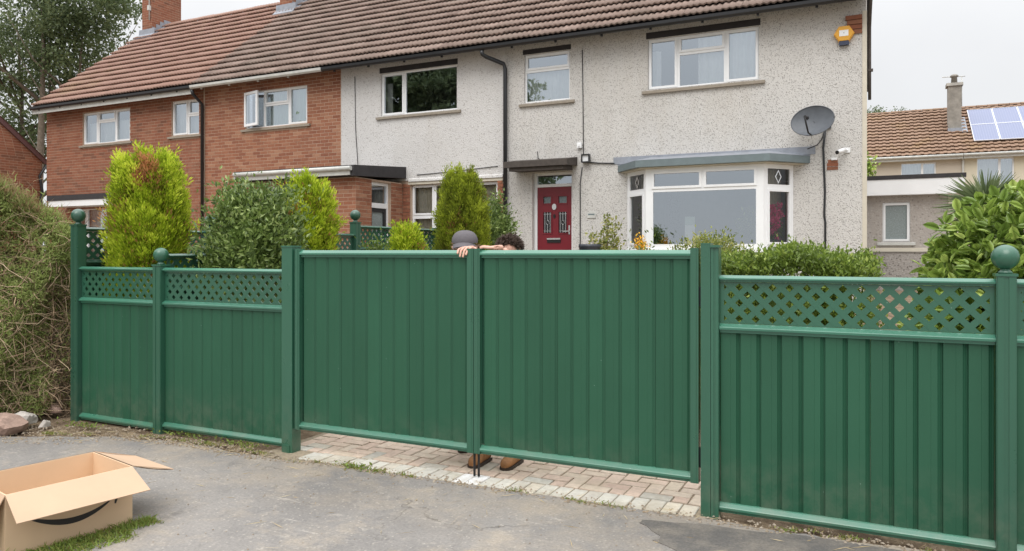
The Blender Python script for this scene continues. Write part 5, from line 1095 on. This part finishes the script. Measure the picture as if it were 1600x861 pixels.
n = 90000; P, s_, z_ = hpt(n, r, .26); keep = (z_ > .52 + r.normal(size=n) * .12 - .25 * (s_ > .16)) | ((s_ > .13) & (r.uniform(size=n) < .6)) | (r.uniform(size=n) < .13); cl_ = np.sin(P[:, 0] * 23 + P[:, 2] * 31) + np.sin(P[:, 1] * 37 + P[:, 2] * 19) > -.7 + r.normal(size=n) * .4; keep &= cl_; P = P[keep]; zk, sk = z_[keep], s_[keep]
tint = .62 + .25 * np.sin(P[:, 2] * 6 + P[:, 0] * 8) * .5 + r.normal(size=len(P)) * .12 + np.where(sk > .15, .22, 0) * (zk < .7) + np.where(zk > .85, .18, 0)
npobj('foliage', leaf_mesh('foliage', P, r.normal(size=P.shape) + [.2, -.2, .45], r.uniform(.03, .065, len(P)), r.uniform(.008, .017, len(P)), M['drygreen'], tint.clip(0, 1)), dh, 'stuff')
n = 1500; s2 = r.uniform(0, 1, n); A0, A1 = np.array([-7.2, 4.85]), np.array([-8.1, 3.0]); q = A0 + (A1 - A0) * s2[:, None] + np.array([-.93, .36]) * r.uniform(.2, .9, n)[:, None]
zt = 1.72 + .46 * np.minimum(1, s2 * 3.2); P = np.concatenate([q, zt[:, None]], 1); C = P; P = (C[:, None] + r.normal(size=(n, 16, 3)) * .05 + (r.uniform(0, .24, (n, 16, 1)) ** 1.3) * np.array([.1, 0, .7])).reshape(-1, 3)
npobj('foliage', leaf_mesh('foliage', P, r.normal(size=P.shape) * .5 + [.1, 0, .9], .07, .011, M['drygreen'], np.clip(.4 + r.normal(size=len(P)) * .25, 0, 1)), dh, 'stuff')
core_m = MB(); core_m.slab([(-7.62, 5.1), (-7.60, 4.85), (-8.5, 3.0), (-10.5, 3.0), (-10.5, 6.2), (-8, 6.2)], 0, 1.62); o = core_m.build('inner_growth', 'bark', dh)
# tall trees
def tree(label, base, stems, crowns, seed, nleaf, size, name='tree', group=None):
    t_ = thing(name, label, 'tree', base, group); rr = random.Random(seed); r = np.random.default_rng(seed)
    for (dx, dy, h_, rad, lx) in stems: trunk(t_, (base[0] + dx, base[1] + dy, base[2]), h_, rad, (lx, 0), 5, rr.randint(0, 999))
    Ps, Ds, Ts = [], [], []
    for (c, rad, k) in crowns:
        nc = max(4, int(nleaf * k / 60)); C, d = crown_pts(nc, c, rad, rr.randint(0, 9999), 2.0, .35, (.35, 1.05))
        P = (C[:, None] + r.normal(size=(nc, 60, 3)) * np.array([.36, .36, .20])).reshape(-1, 3); Ps.append(P); Ds.append(r.normal(size=P.shape) + [0, 0, -.2]); Ts.append(np.repeat(r.uniform(.2, .85, nc), 60))
    P = np.vstack(Ps); npobj('crown', leaf_mesh('crown', P, np.vstack(Ds), r.uniform(.7, 1.3, len(P)) * size, r.uniform(.7, 1.2, len(P)) * size * .6, M['treeleaf'], np.concatenate(Ts)), t_, 'stuff'); return t_
tree('tall dark leafy tree with pale slim trunks behind the end house', (-33.8, 20.6, 0), [(.2, 0, 12.5, .20, .5), (-1.6, .6, 12.5, .14, -.5), (1.2, .8, 12, .12, 1.0), (-.8, 1.2, 12.5, .13, .2), (2.0, 1.2, 9.5, .10, .8), (-2.6, 1, 11, .14, .2)],
     [((-32.6, 21, 13.8), (4.4, 3.0, 3.0), 1.0), ((-35.8, 21, 10.2), (3.2, 2.4, 2.8), .55), ((-32.6, 21, 10.7), (2.3, 2.0, 1.5), .30), ((-36, 21.6, 6.8), (2.2, 1.4, 1.8), .26), ((-33.6, 21.8, 8.2), (1.6, 1.2, 1.3), .14), ((-28.8, 21.0, 12.3), (1.5, .9, .5), .09), ((-31.0, 21, 11.6), (1.5, 1.2, .9), .10)], 81, 11500, .18)
tree('tree tops just showing over the distant tan roof', (.2, 52, 0), [(0, 0, 9, .2, .2), (1.3, 0, 8.8, .2, .2)], [((.2, 52, 9.7), (.7, .7, .8), .5), ((1.6, 52, 9.5), (.55, .6, .85), .4)], 82, 9000, .15)
tree('big dense tree across the road, opposite the houses', (-25, -13, 0), [(0, 0, 9, .35, .5), (1.5, .5, 8, .25, .5)], [((-24.5, -13, 10.5), (6.5, 4, 5.5), 1.0), ((-21, -12.5, 7), (4, 3, 3.5), .5), ((-29, -13, 8), (4, 3, 4), .5)], 83, 30000, .34)
iv = thing('climber', 'green climber leaf clump at the corner of the distant house', 'climber', (.05, 37, 4)); r = np.random.default_rng(84); P = np.array([.02, 37, 5.2]) + r.normal(size=(220, 3)) * [.14, .1, .4]
npobj('foliage', leaf_mesh('foliage', P, r.normal(size=P.shape), .2, .12, M['laurel'], r.uniform(.3, .9, len(P))), iv, 'stuff')

# ------------------------------------------------------------------ cardboard box
bx = thing('cardboard_box', 'open empty cardboard box with a black curved arrow mark on its front', 'box', (-4.0, 2.7, 0))
BO = Vector((-3.965, 3.0, 0)); va = (Vector((-4.10, 2.36, 0)) - BO).normalized(); vb = Vector((va.y, -va.x, 0))
if vb.x > 0: vb = -vb                       # vb points into the box, away from the front
BW, BDp, BH, TH = .66, .52, .335, .006
vf = -vb
bfront = Fr(BO, va, vf)                     # u along the front from its right end, d outwards
def panel(name, fr, u0, u1, z0, z1, mats=('cardboard',)):
    b = MB(fr); b.box(u0, u1, -TH, 0, z0, z1); return b.build(name, list(mats), bx)
panel('front_panel', bfront, 0, BW, 0, BH)
fb_ = Fr(BO + vb * BDp, va, -vf); panel('back_panel', fb_, .002, BW - .002, .001, BH)
fs_ = Fr(BO, vb, -va); panel('side_panel', fs_, .006, BDp - .006, .001, BH); fs2 = Fr(BO + va * BW, vb, va); panel('side_panel', fs2, .006, BDp - .006, .001, BH)
b = MB(Fr(BO, va, vb)); b.box(.006, BW - .006, .006, BDp - .006, .004, .01); b.build('base_panel', 'cardboard', bx)
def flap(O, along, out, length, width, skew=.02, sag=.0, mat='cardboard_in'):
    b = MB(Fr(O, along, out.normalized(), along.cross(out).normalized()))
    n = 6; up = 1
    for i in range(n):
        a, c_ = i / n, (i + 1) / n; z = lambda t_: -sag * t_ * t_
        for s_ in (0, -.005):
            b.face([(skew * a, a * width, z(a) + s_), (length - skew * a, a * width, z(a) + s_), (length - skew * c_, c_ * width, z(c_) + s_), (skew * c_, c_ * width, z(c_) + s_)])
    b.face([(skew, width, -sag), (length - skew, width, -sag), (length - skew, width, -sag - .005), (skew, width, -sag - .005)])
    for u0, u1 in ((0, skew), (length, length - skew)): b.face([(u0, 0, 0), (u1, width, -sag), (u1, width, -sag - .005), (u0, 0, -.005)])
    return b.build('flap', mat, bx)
Z = Vector((0, 0, 1))
flap(BO + Z * BH, va, vf * math.cos(R(28)) - Z * math.sin(R(28)), BW, .22, -.012, .0)
flap(BO + Z * BH, vb, -va * math.cos(R(24)) - Z * math.sin(R(24)), BDp, .27, .012, .03)
flap(BO + va * BW + Z * BH, vb, va * math.cos(R(60)) - Z * math.sin(R(60)), BDp, .24, .012, .0)
flap(BO + vb * BDp + Z * BH, va, vb * math.cos(R(70)) - Z * math.sin(R(70)), BW, .25, .012, .0)
b = MB(bfront); N_ = 24; up_, lo_ = [], []            # the printed curved arrow
for i in range(N_ + 1):
    t_ = i / N_; u = .115 + .455 * t_; zz = .178 - .075 * math.sin(math.pi * t_ ** .92) ** .9 + .012 * t_
    th = .004 + .030 * math.sin(math.pi * t_) ** .8; up_.append((u, zz + th * .5)); lo_.append((u, zz - th * .5))
b.plate(up_ + lo_[::-1], .0002, .0012); b.build('printed_curve', 'ink', bx)
b = MB(bfront); q = [(.078, .232), (.075, .195), (.095, .140), (.104, .142), (.100, .195), (.108, .232)]; b.plate(q, .0002, .0012); b.build('printed_arrowhead', 'ink', bx)

# ------------------------------------------------------------------ rocks, grit, weeds, grass
def rock(label, c, rad, mat, seed, name='rock'):
    me = bpy.data.meshes.new(name); bm = bmesh.new(); bmesh.ops.create_icosphere(bm, subdivisions=3, radius=1); r = np.random.default_rng(seed)
    pl = unit(r.normal(size=(11, 3))); off = r.uniform(.62, .95, 11)
    for v in bm.verts:
        d = np.array(v.co); d /= np.linalg.norm(d); k = min([1.15] + [o_ / max(1e-3, d @ p_) for p_, o_ in zip(pl, off) if d @ p_ > .05]); v.co = Vector(d * k * (1 + .02 * r.normal()))
        v.co = Vector((v.co.x * rad[0], v.co.y * rad[1], max(-.3 * rad[2], v.co.z * rad[2])))
    bm.to_mesh(me); bm.free(); me.materials.append(M[mat]); o = bpy.data.objects.new(name, me); COL.objects.link(o); o.location = c; o.rotation_euler = (0, 0, seed); return tag(o, label, 'rock')
rock('large flat pinkish rock at the left edge under the dry hedge', (-6.95, 3.98, .04), (.20, .17, .13), 'rockp', 3)
rock('pale white stone leaning behind the pinkish rock', (-7.06, 4.20, .05), (.11, .09, .10), 'rockw', 4)
rock('small pink stone under the hedge near the corner post', (-7.22, 4.62, .06), (.09, .06, .06), 'rockp', 6)
rock('small cream stone on the soil between rock and fence', (-6.84, 4.27, .02), (.05, .04, .05), 'rockw', 8)
def scatter_xy(n, r, spread=.12):
    x = np.concatenate([r.uniform(-8.2, -4.3, int(n * .6)), r.uniform(-4.3, 1.6, n - int(n * .6))]); y = np.array([edgey(v) for v in x]); return x, y
r = np.random.default_rng(91)
n = 2600; x, y = scatter_xy(n, r); wd = np.where(x < -5.9, .42, np.where(x < -4.3, .14, .09)); y = y + r.uniform(-.7, 1.0, n) * wd
x2 = r.uniform(-5, 1.2, 500); y2 = 4.5 - np.abs(r.normal(size=500)) * 1.1; x = np.concatenate([x, x2]); y = np.concatenate([y, y2]); n = len(x)
rad = r.uniform(.004, .014, n) ** 1.0; rad[n - 500:] *= .55; base = np.array([(1, 0, 0), (0, 1, 0), (-1, 0, 0), (0, -1, 0), (0, 0, .8), (0, 0, -.3)]); fc = np.array([(0, 1, 4), (1, 2, 4), (2, 3, 4), (3, 0, 4)])
V = base[None] * rad[:, None, None] * r.uniform(.6, 1.3, (n, 6, 1)); a = r.uniform(0, 6.28, n); ca, sa_ = np.cos(a)[:, None], np.sin(a)[:, None]
V = np.stack([V[..., 0] * ca - V[..., 1] * sa_ + x[:, None], V[..., 0] * sa_ + V[..., 1] * ca + y[:, None], V[..., 2] + .002], 2).reshape(-1, 3)
npobj('grit', npmesh('grit', V, ((np.arange(n) * 6)[:, None, None] + fc[None]).reshape(-1, 3), M['pebbles']), None, 'stuff')
n = 420; x, y = scatter_xy(n, r); y = y + r.uniform(-.8, .8, n) * np.where(x < -5.9, .4, .1); x[300:] = r.uniform(-5, .5, n - 300); y[300:] = 4.5 - np.abs(r.normal(size=n - 300)) * .9
P = np.stack([x, y, np.full(n, .006)], 1); a = r.uniform(0, 6.28, n); D = np.stack([np.cos(a), np.sin(a), r.uniform(-.02, .08, n)], 1)
npobj('straw_litter', leaf_mesh('straw_litter', P, D, r.uniform(.04, .16, n), .004, M['straw'], np.full(n, .5), .1), None, 'stuff')
def grass(name, P, hmin, hmax, seed, w=.005, lean=.5, t0=.1, t1=.95):
    r = np.random.default_rng(seed); n = len(P); D = unit(r.normal(size=(n, 3)) * [lean, lean, .1] + [0, 0, 1]); X = unit(np.cross(D, r.normal(size=(n, 3)))); L = r.uniform(hmin, hmax, n); V = []
    bend = r.normal(size=(n, 3)) * [1, 1, 0]
    for tt, k in ((0, 1), (.55, .8), (1, .1)):
        c_ = P + D * (L * tt)[:, None] + bend * (L * tt * tt * .25)[:, None]; V += [c_ - X * w * k, c_ + X * w * k]
    V = np.stack(V, 1).reshape(-1, 3); F = (np.arange(n) * 6)[:, None, None] + np.array([(0, 1, 3, 2), (2, 3, 5, 4)])[None]
    return npobj(name, npmesh(name, V, F.reshape(-1, 4), M['grass'], np.repeat(r.uniform(t0, t1, n), 6)), None, 'stuff')
r = np.random.default_rng(95)
q = r.uniform(0, 1, (9000, 2)); fx = np.array(BO) + np.array(vf) * .0
G_ = np.array([BO + va * (-.10 + 1.2 * a) + vf * (.02 + (.24 if a > .15 else .12) * b_ ** 1.1) for a, b_ in q]); ok = r.uniform(size=9000) < (1.05 - q[:, 1] ** 2 * .8); G_ = G_[ok] + r.normal(size=(ok.sum(), 3)) * [.012, .012, 0]; G_[:, 2] = 0
G_ = G_[::2]; grass('grass', G_, .012, .05, 96, .0032, 1.0, .2, 1.1)
q2 = r.uniform(0, 1, (900, 2)); G2 = np.array([BO + va * (.66 + .6 * a) + vb * (-.2 + .8 * b_) for a, b_ in q2]); G2[:, 2] = 0; grass('grass', G2, .03, .08, 97, .004, .7)
C = []
for x0, x1, k, off in ((-5.75, -4.35, 18, .06), (-4.0, -2.8, 11, -.01), (-2.3, -1.3, 8, -.01), (-.8, 1.2, 12, .02), (-6.6, -5.9, 6, .1)):
    for i in range(k): x = r.uniform(x0, x1); C.append((x, edgey(x) + off + r.uniform(-.02, .04), r.uniform(.01, .035), int(r.integers(8, 40))))
P = np.vstack([np.array([x, y, 0]) + r.normal(size=(k, 3)) * [s * 1.6, s * .6, 0] for x, y, s, k in C]); grass('weeds', P, .008, .035, 98, .0032, 1.1, .0, .75)
n = 2600; cx_ = [(-6.55, 4.45, .14), (-5.35, 4.6, .22), (-4.7, 4.58, .12), (-3.45, 4.47, .08)]; P = np.vstack([np.array([x, y, .012]) + r.normal(size=(90, 3)) * [s, .035, .008] for x, y, s in cx_])
npobj('low_weeds', leaf_mesh('low_weeds', P, r.normal(size=P.shape) * [1, 1, .4] + [0, 0, .6], r.uniform(.015, .04, len(P)), r.uniform(.01, .02, len(P)), M['grass'], r.uniform(.2, .95, len(P))), None, 'stuff')

# ------------------------------------------------------------------ the two people behind the gates
def skin_obj(name, verts, edges, mat, parent, root=0, sub=2):
    me = bpy.data.meshes.new(name); me.from_pydata([v[:3] for v in verts], edges, []); o = bpy.data.objects.new(name, me); COL.objects.link(o)
    o.modifiers.new('Skin', 'SKIN'); sv = me.skin_vertices[0].data
    for i, v in enumerate(verts): rr_ = v[3] if isinstance(v[3], tuple) else (v[3], v[3]); sv[i].radius = rr_; sv[i].use_root = i == root
    s = o.modifiers.new('Subsurf', 'SUBSURF'); s.levels = sub; s.render_levels = sub; me.materials.append(M[mat]); adopt(o, parent); return o
def chain(lists):
    V, Ed, names = [], [], {}
    for pts in lists:
        prev = None
        for p in pts:
            if isinstance(p, str): prev = names[p]; continue
            nm = None
            if len(p) == 5: nm, p = p[0], p[1:]
            V.append(p); i = len(V) - 1
            if nm: names[nm] = i
            if prev is not None: Ed.append((prev, i))
            prev = i
    return V, Ed
def person(label, x, y, top, head_tilt, hands, feet, shirt, trousers, hat=None, hair='hair', ponytail=False, turn=.45):
    """faces the road (-y). top: height of the crown of the head. hands: wrist targets and finger tips."""
    p = thing('person', label, 'person', (x, y, 0), 'people standing behind the gates'); k = top / 1.76
    hip, chest, nk = .92 * k, 1.30 * k, 1.47 * k
    hz = top - .115; hy = y - .05
    bodyL = [[('pel', x, y, hip, (.12, .10)), ('ch', x, y - .01, chest, (.15, .11)), ('nk', x, y - .02, nk, .055), (x, hy + .01, hz - .08, .062), (x, hy, hz, (.076, .094)), (x, hy + .01, hz + .055, (.066, .082))]]
    arms = []
    for sgn, (el, wr) in zip((-1, 1), hands):
        sh_ = ('s%d' % sgn, x + sgn * .19, y - .01, chest + .08, .058); bodyL.append(['ch', sh_, (*el, .043), (*wr, .030)]); arms.append((sh_, el, wr))
    legs = []
    for sgn, ft in zip((-1, 1), feet):
        kn = ((x + sgn * .10 + ft[0]) / 2, (y + ft[1]) / 2 - .06, .48 * k); bodyL.append(['pel', (x + sgn * .10, y, hip - .08, .085), (*kn, .058), (ft[0], ft[1], .10, .042)]); legs.append(kn)
    V, Ed = chain(bodyL); body = skin_obj('body', V, Ed, 'skin', p)
    # clothes follow the same bones, a little thicker
    L = [[('pel', x, y, hip - .02, (.135, .115)), (x, y, hip + .18, (.145, .115)), ('ch', x, y - .01, chest, (.165, .125)), (x, y - .015, nk - .06, .075)]]
    for sgn, (el, wr) in zip((-1, 1), hands):
        w2 = Vector(el).lerp(Vector(wr), .72); L.append(['ch', (x + sgn * .195, y - .01, chest + .08, .072), (*el, .058), (*w2, .046)])
    V, Ed = chain(L); skin_obj('jacket', V, Ed, shirt, p)
    L = [[('pel', x, y, hip - .01, (.14, .12)), (x, y, hip + .06, (.135, .115))]]
    for sgn, ft, kn in zip((-1, 1), feet, legs): L.append(['pel', (x + sgn * .10, y, hip - .09, .10), (*kn, .074), (ft[0], ft[1] + .01, .12, .062)])
    V, Ed = chain(L); skin_obj('trousers', V, Ed, trousers, p)
    for ft in feet:                          # boots: toe towards the road
        fr = Fr((ft[0], ft[1], 0), (1, 0, 0), (0, -1, 0)); b = MB(fr); secs = [(-.07, .034, .11), (-.02, .040, .12), (.05, .042, .095), (.11, .046, .072), (.155, .044, .060), (.185, .034, .048), (.20, .016, .034)]; rings = []
        for d, w_, h_ in secs:
            rings.append([(w_ * math.copysign(abs(math.cos(R(a))) ** .7, math.cos(R(a))), d, .016 + h_ * (.5 + .5 * math.copysign(abs(math.sin(R(a))) ** .7, math.sin(R(a))))) for a in range(0, 360, 24)])
        for A_, B_ in zip(rings, rings[1:]):
            for j in range(15): b.face([A_[j], A_[(j + 1) % 15], B_[(j + 1) % 15], B_[j]], 0, True)
        b.face(rings[0]); b.face(rings[-1]); bt = b.build('boot', 'boot', p)
        b = MB(fr); out = [(w_ + .006, d) for d, w_, h_ in secs] + [(.0, .208)]; b.slab(out + [(-u, d) for u, d in out[::-1]][1:], 0, .022); b.build('sole', 'sole', bt)
    # face, turned towards the viewer
    ct, st_ = math.cos(turn), math.sin(turn); fa_, fb__ = (ct, st_, 0), (st_, -ct, 0)
    H = Fr((x, hy, hz), fa_, (st_, -ct, -head_tilt))
    b = MB(H); b.tube([(0, .088, .012), (0, .104, -.018), (0, .108, -.035), (0, .092, -.045)], [.010, .013, .017, .012], 8); b.build('nose', 'skin', p)
    for sgn in (-1, 1):
        b = MB(H); c = H(sgn * .032, .084, .008); b.lathe(tuple(c - Vector((0, 0, .011))), [(.003, 0), (.010, .004), (.012, .011), (.010, .018), (.003, .022)], 10); b.build('eye', 'eye', p)
        b = MB(H); b.tube([(sgn * .078, -.005, -.02), (sgn * .088, -.012, .012), (sgn * .076, -.002, .03)], [.008, .014, .007], 7); b.build('ear', 'skin', p)
        b = MB(H); b.tube([(sgn * .014, .090, .026), (sgn * .034, .090, .032), (sgn * .052, .078, .026)], .005, 6); b.build('eyebrow', hair, p)
    b = MB(H); b.tube([(-.026, .088, -.068), (0, .095, -.066), (.026, .088, -.068)], .006, 6); b.build('mouth', 'skin', p)
    # hair strands
    r = np.random.default_rng(int(abs(x) * 1000)); n = 5200 if not hat else 1500
    d = unit(r.normal(size=(n * 3, 3))); dl = np.stack([d[:, 0] * ct + d[:, 1] * st_, -d[:, 0] * st_ + d[:, 1] * ct, d[:, 2]], 1); d = dl; d = d[(d[:, 2] > -.45) & ~((d[:, 1] < -.12) & (d[:, 2] < .62 - .5 * np.abs(d[:, 0])))][:n]
    if hat: d = d[(d[:, 2] < .15) & (d[:, 1] > .1)]
    d = np.stack([d[:, 0] * ct - d[:, 1] * st_, d[:, 0] * st_ + d[:, 1] * ct, d[:, 2]], 1)
    c = np.array([x, hy + .012, hz + .025]); P = c + d * [.090, .100, .086]
    hm = leaf_mesh('hair', P, d * .25 + r.normal(size=d.shape) * .7 + [0, 0, -.45], r.uniform(.02, .048, len(d)), .008, M[hair], np.full(len(d), .5))
    npobj('hair', hm, p)
    cap_ = MB(); prof = [(.086, -.01), (.092, .03), (.086, .06), (.066, .085), (.036, .100), (.004, .105)] if not hat else None
    if prof:
        cap_.fr = Fr((x - st_ * .042, hy + ct * .042, hz - .005), fa_, (-st_ * 1.05, ct * 1.05, 0)); rg = []
        for r_, z in prof: rg.append([(r_ * math.cos(R(a)), r_ * math.sin(R(a)), z) for a in range(0, 360, 20)])
        for A_, B_ in zip(rg, rg[1:]):
            for j in range(18): cap_.face([A_[j], A_[(j + 1) % 18], B_[(j + 1) % 18], B_[j]], 0, True)
        cap_.build('hair_mass', hair, p)
    if ponytail:
        b = MB(); b.tube([(x - .06, hy + .09, hz + .02), (x - .095, hy + .10, hz - .03), (x - .11, hy + .09, hz - .12), (x - .10, hy + .08, hz - .20)], [.03, .04, .034, .012], 9); b.build('ponytail', hair, p)
    if hat:
        b = MB(Fr((x, hy + .005, hz + .052), fa_, (st_ * 1.16, -ct * 1.16, -.13), (0, 0, 1))); rg = []
        for r_, z in [(.100, .0)] + [(.101 * math.cos(R(a)) ** .75, .006 + .086 * math.sin(R(a))) for a in range(5, 88, 7)] + [(.003, .0925)]: rg.append([(r_ * math.cos(R(a)), r_ * math.sin(R(a)), z) for a in range(0, 360, 15)])
        for A_, B_ in zip(rg, rg[1:]):
            for j in range(24): b.face([A_[j], A_[(j + 1) % 24], B_[(j + 1) % 24], B_[j]], 0, True)
        cp = b.build('cap', hat, p)
        b = MB(Fr((x, hy, hz + .054), fa_, (st_, -ct, -.07), (0, 0, 1))); N_ = 16
        for i in range(N_):
            q = []
            for t_ in (i / N_, (i + 1) / N_):
                a = math.pi * (.13 + .74 * t_); e = (.093 * math.cos(a), .108 * math.sin(a) + .004); o_ = (.094 * math.cos(a), .108 * math.sin(a) + .072 * math.sin(a) ** .6); zc = lambda u: -2.4 * u * u
                q.append(((e[0], e[1], .004 + zc(e[0])), (o_[0], o_[1], -.024 + zc(o_[0]))))
            for dz in (0, -.006): b.face([(q[0][0][0], q[0][0][1], q[0][0][2] + dz), (q[0][1][0], q[0][1][1], q[0][1][2] + dz), (q[1][1][0], q[1][1][1], q[1][1][2] + dz), (q[1][0][0], q[1][0][1], q[1][0][2] + dz)], 0, True)
        b.build('brim', hat, cp)
        b = MB(); b.lathe((x, hy, hz + .132), [(.008, 0), (.009, .004), (.005, .007)], 8); b.build('button', hat, cp)
        for sgn in (-1, 1):
            b = MB(H); b.plate([(sgn * .008, .02), (sgn * .06, .022), (sgn * .066, .0), (sgn * .05, -.018), (sgn * .016, -.014)], .096, .102); b.build('eye_plate', 'black', p)  # black plates over the eyes, below the brim
        b = MB(H); b.box(-.07, .07, .095, .1035, .018, .024); b.build('brow_bar', 'black', p)
    return p
def hand(parent, wrist, knuckles, tips, thumb, palm_r=.022):
    """palm from the wrist to the knuckle line, five fingers each bent twice"""
    w = Vector(wrist); V = [[(*w, .026), ('p', *(w.lerp((Vector(knuckles[0]) + Vector(knuckles[-1])) / 2, .5)), (.036, .016))]]
    for kq, tq in zip(knuckles, tips):
        kq, tq = Vector(kq), Vector(tq); mid = kq.lerp(tq, .5) + (kq - w).normalized() * .012 + Vector((0, 0, .010)); V.append(['p', (*kq, .0105), (*mid, .0092), (*tq, .0078)])
    t0, t1 = Vector(thumb[0]), Vector(thumb[1]); V.append(['p', (*t0, .0115), (*t1, .009)])
    v, e = chain(V); return skin_obj('hand', v, e, 'skin', parent, 1, 2)
ZT = 1.632
pA = person('person in grey peaked cap gripping the top of the left gate', -2.80, 5.02, 1.754, .30, [((-3.12, 5.0, 1.12), (-3.02, 4.86, 1.28)), ((-2.50, 4.98, 1.30), (-2.615, 4.745, 1.645))],
            [(-2.94, 5.36), (-2.665, 5.03)], 'greycloth', 'navycloth', hat='cap', hair='hairb', ponytail=True)
hand(pA, (-2.597, 4.745, 1.642), [(-2.647, 4.672, 1.646), (-2.625, 4.662, 1.650), (-2.602, 4.662, 1.649), (-2.582, 4.672, 1.644)], [(-2.650, 4.600, 1.602), (-2.628, 4.598, 1.579), (-2.604, 4.598, 1.576), (-2.582, 4.600, 1.592)], [(-2.567, 4.72, 1.642), (-2.547, 4.69, 1.634)])
hand(pA, (-3.02, 4.86, 1.28), [(-3.05, 4.79, 1.33), (-3.03, 4.785, 1.335), (-3.01, 4.785, 1.335), (-2.99, 4.79, 1.33)], [(-3.05, 4.73, 1.37), (-3.03, 4.725, 1.38), (-3.01, 4.725, 1.38), (-2.99, 4.73, 1.37)], [(-2.98, 4.83, 1.31), (-2.965, 4.79, 1.34)])
pB = person('dark haired person leaning a hand on top of the right gate', -2.585, 5.36, 1.745, .45, [((-2.90, 5.42, 1.12), (-2.86, 5.20, 1.0)), ((-2.32, 5.14, 1.34), (-2.385, 4.80, 1.640))],
            [(-2.80, 5.70), (-2.425, 5.09)], 'navycloth', 'greycloth', hair='hair')
hand(pB, (-2.385, 4.80, 1.648), [(-2.445, 4.745, 1.648), (-2.455, 4.72, 1.650), (-2.452, 4.695, 1.649), (-2.440, 4.672, 1.645)], [(-2.500, 4.725, 1.645), (-2.510, 4.695, 1.646), (-2.506, 4.668, 1.645), (-2.490, 4.645, 1.638)], [(-2.400, 4.74, 1.643), (-2.430, 4.70, 1.639)])
hand(pB, (-2.86, 5.20, 1.0), [(-2.89, 5.15, .94), (-2.87, 5.14, .935), (-2.85, 5.14, .935), (-2.83, 5.15, .94)], [(-2.89, 5.13, .87), (-2.87, 5.12, .86), (-2.85, 5.12, .86), (-2.83, 5.13, .87)], [(-2.81, 5.17, .95), (-2.80, 5.14, .91)])
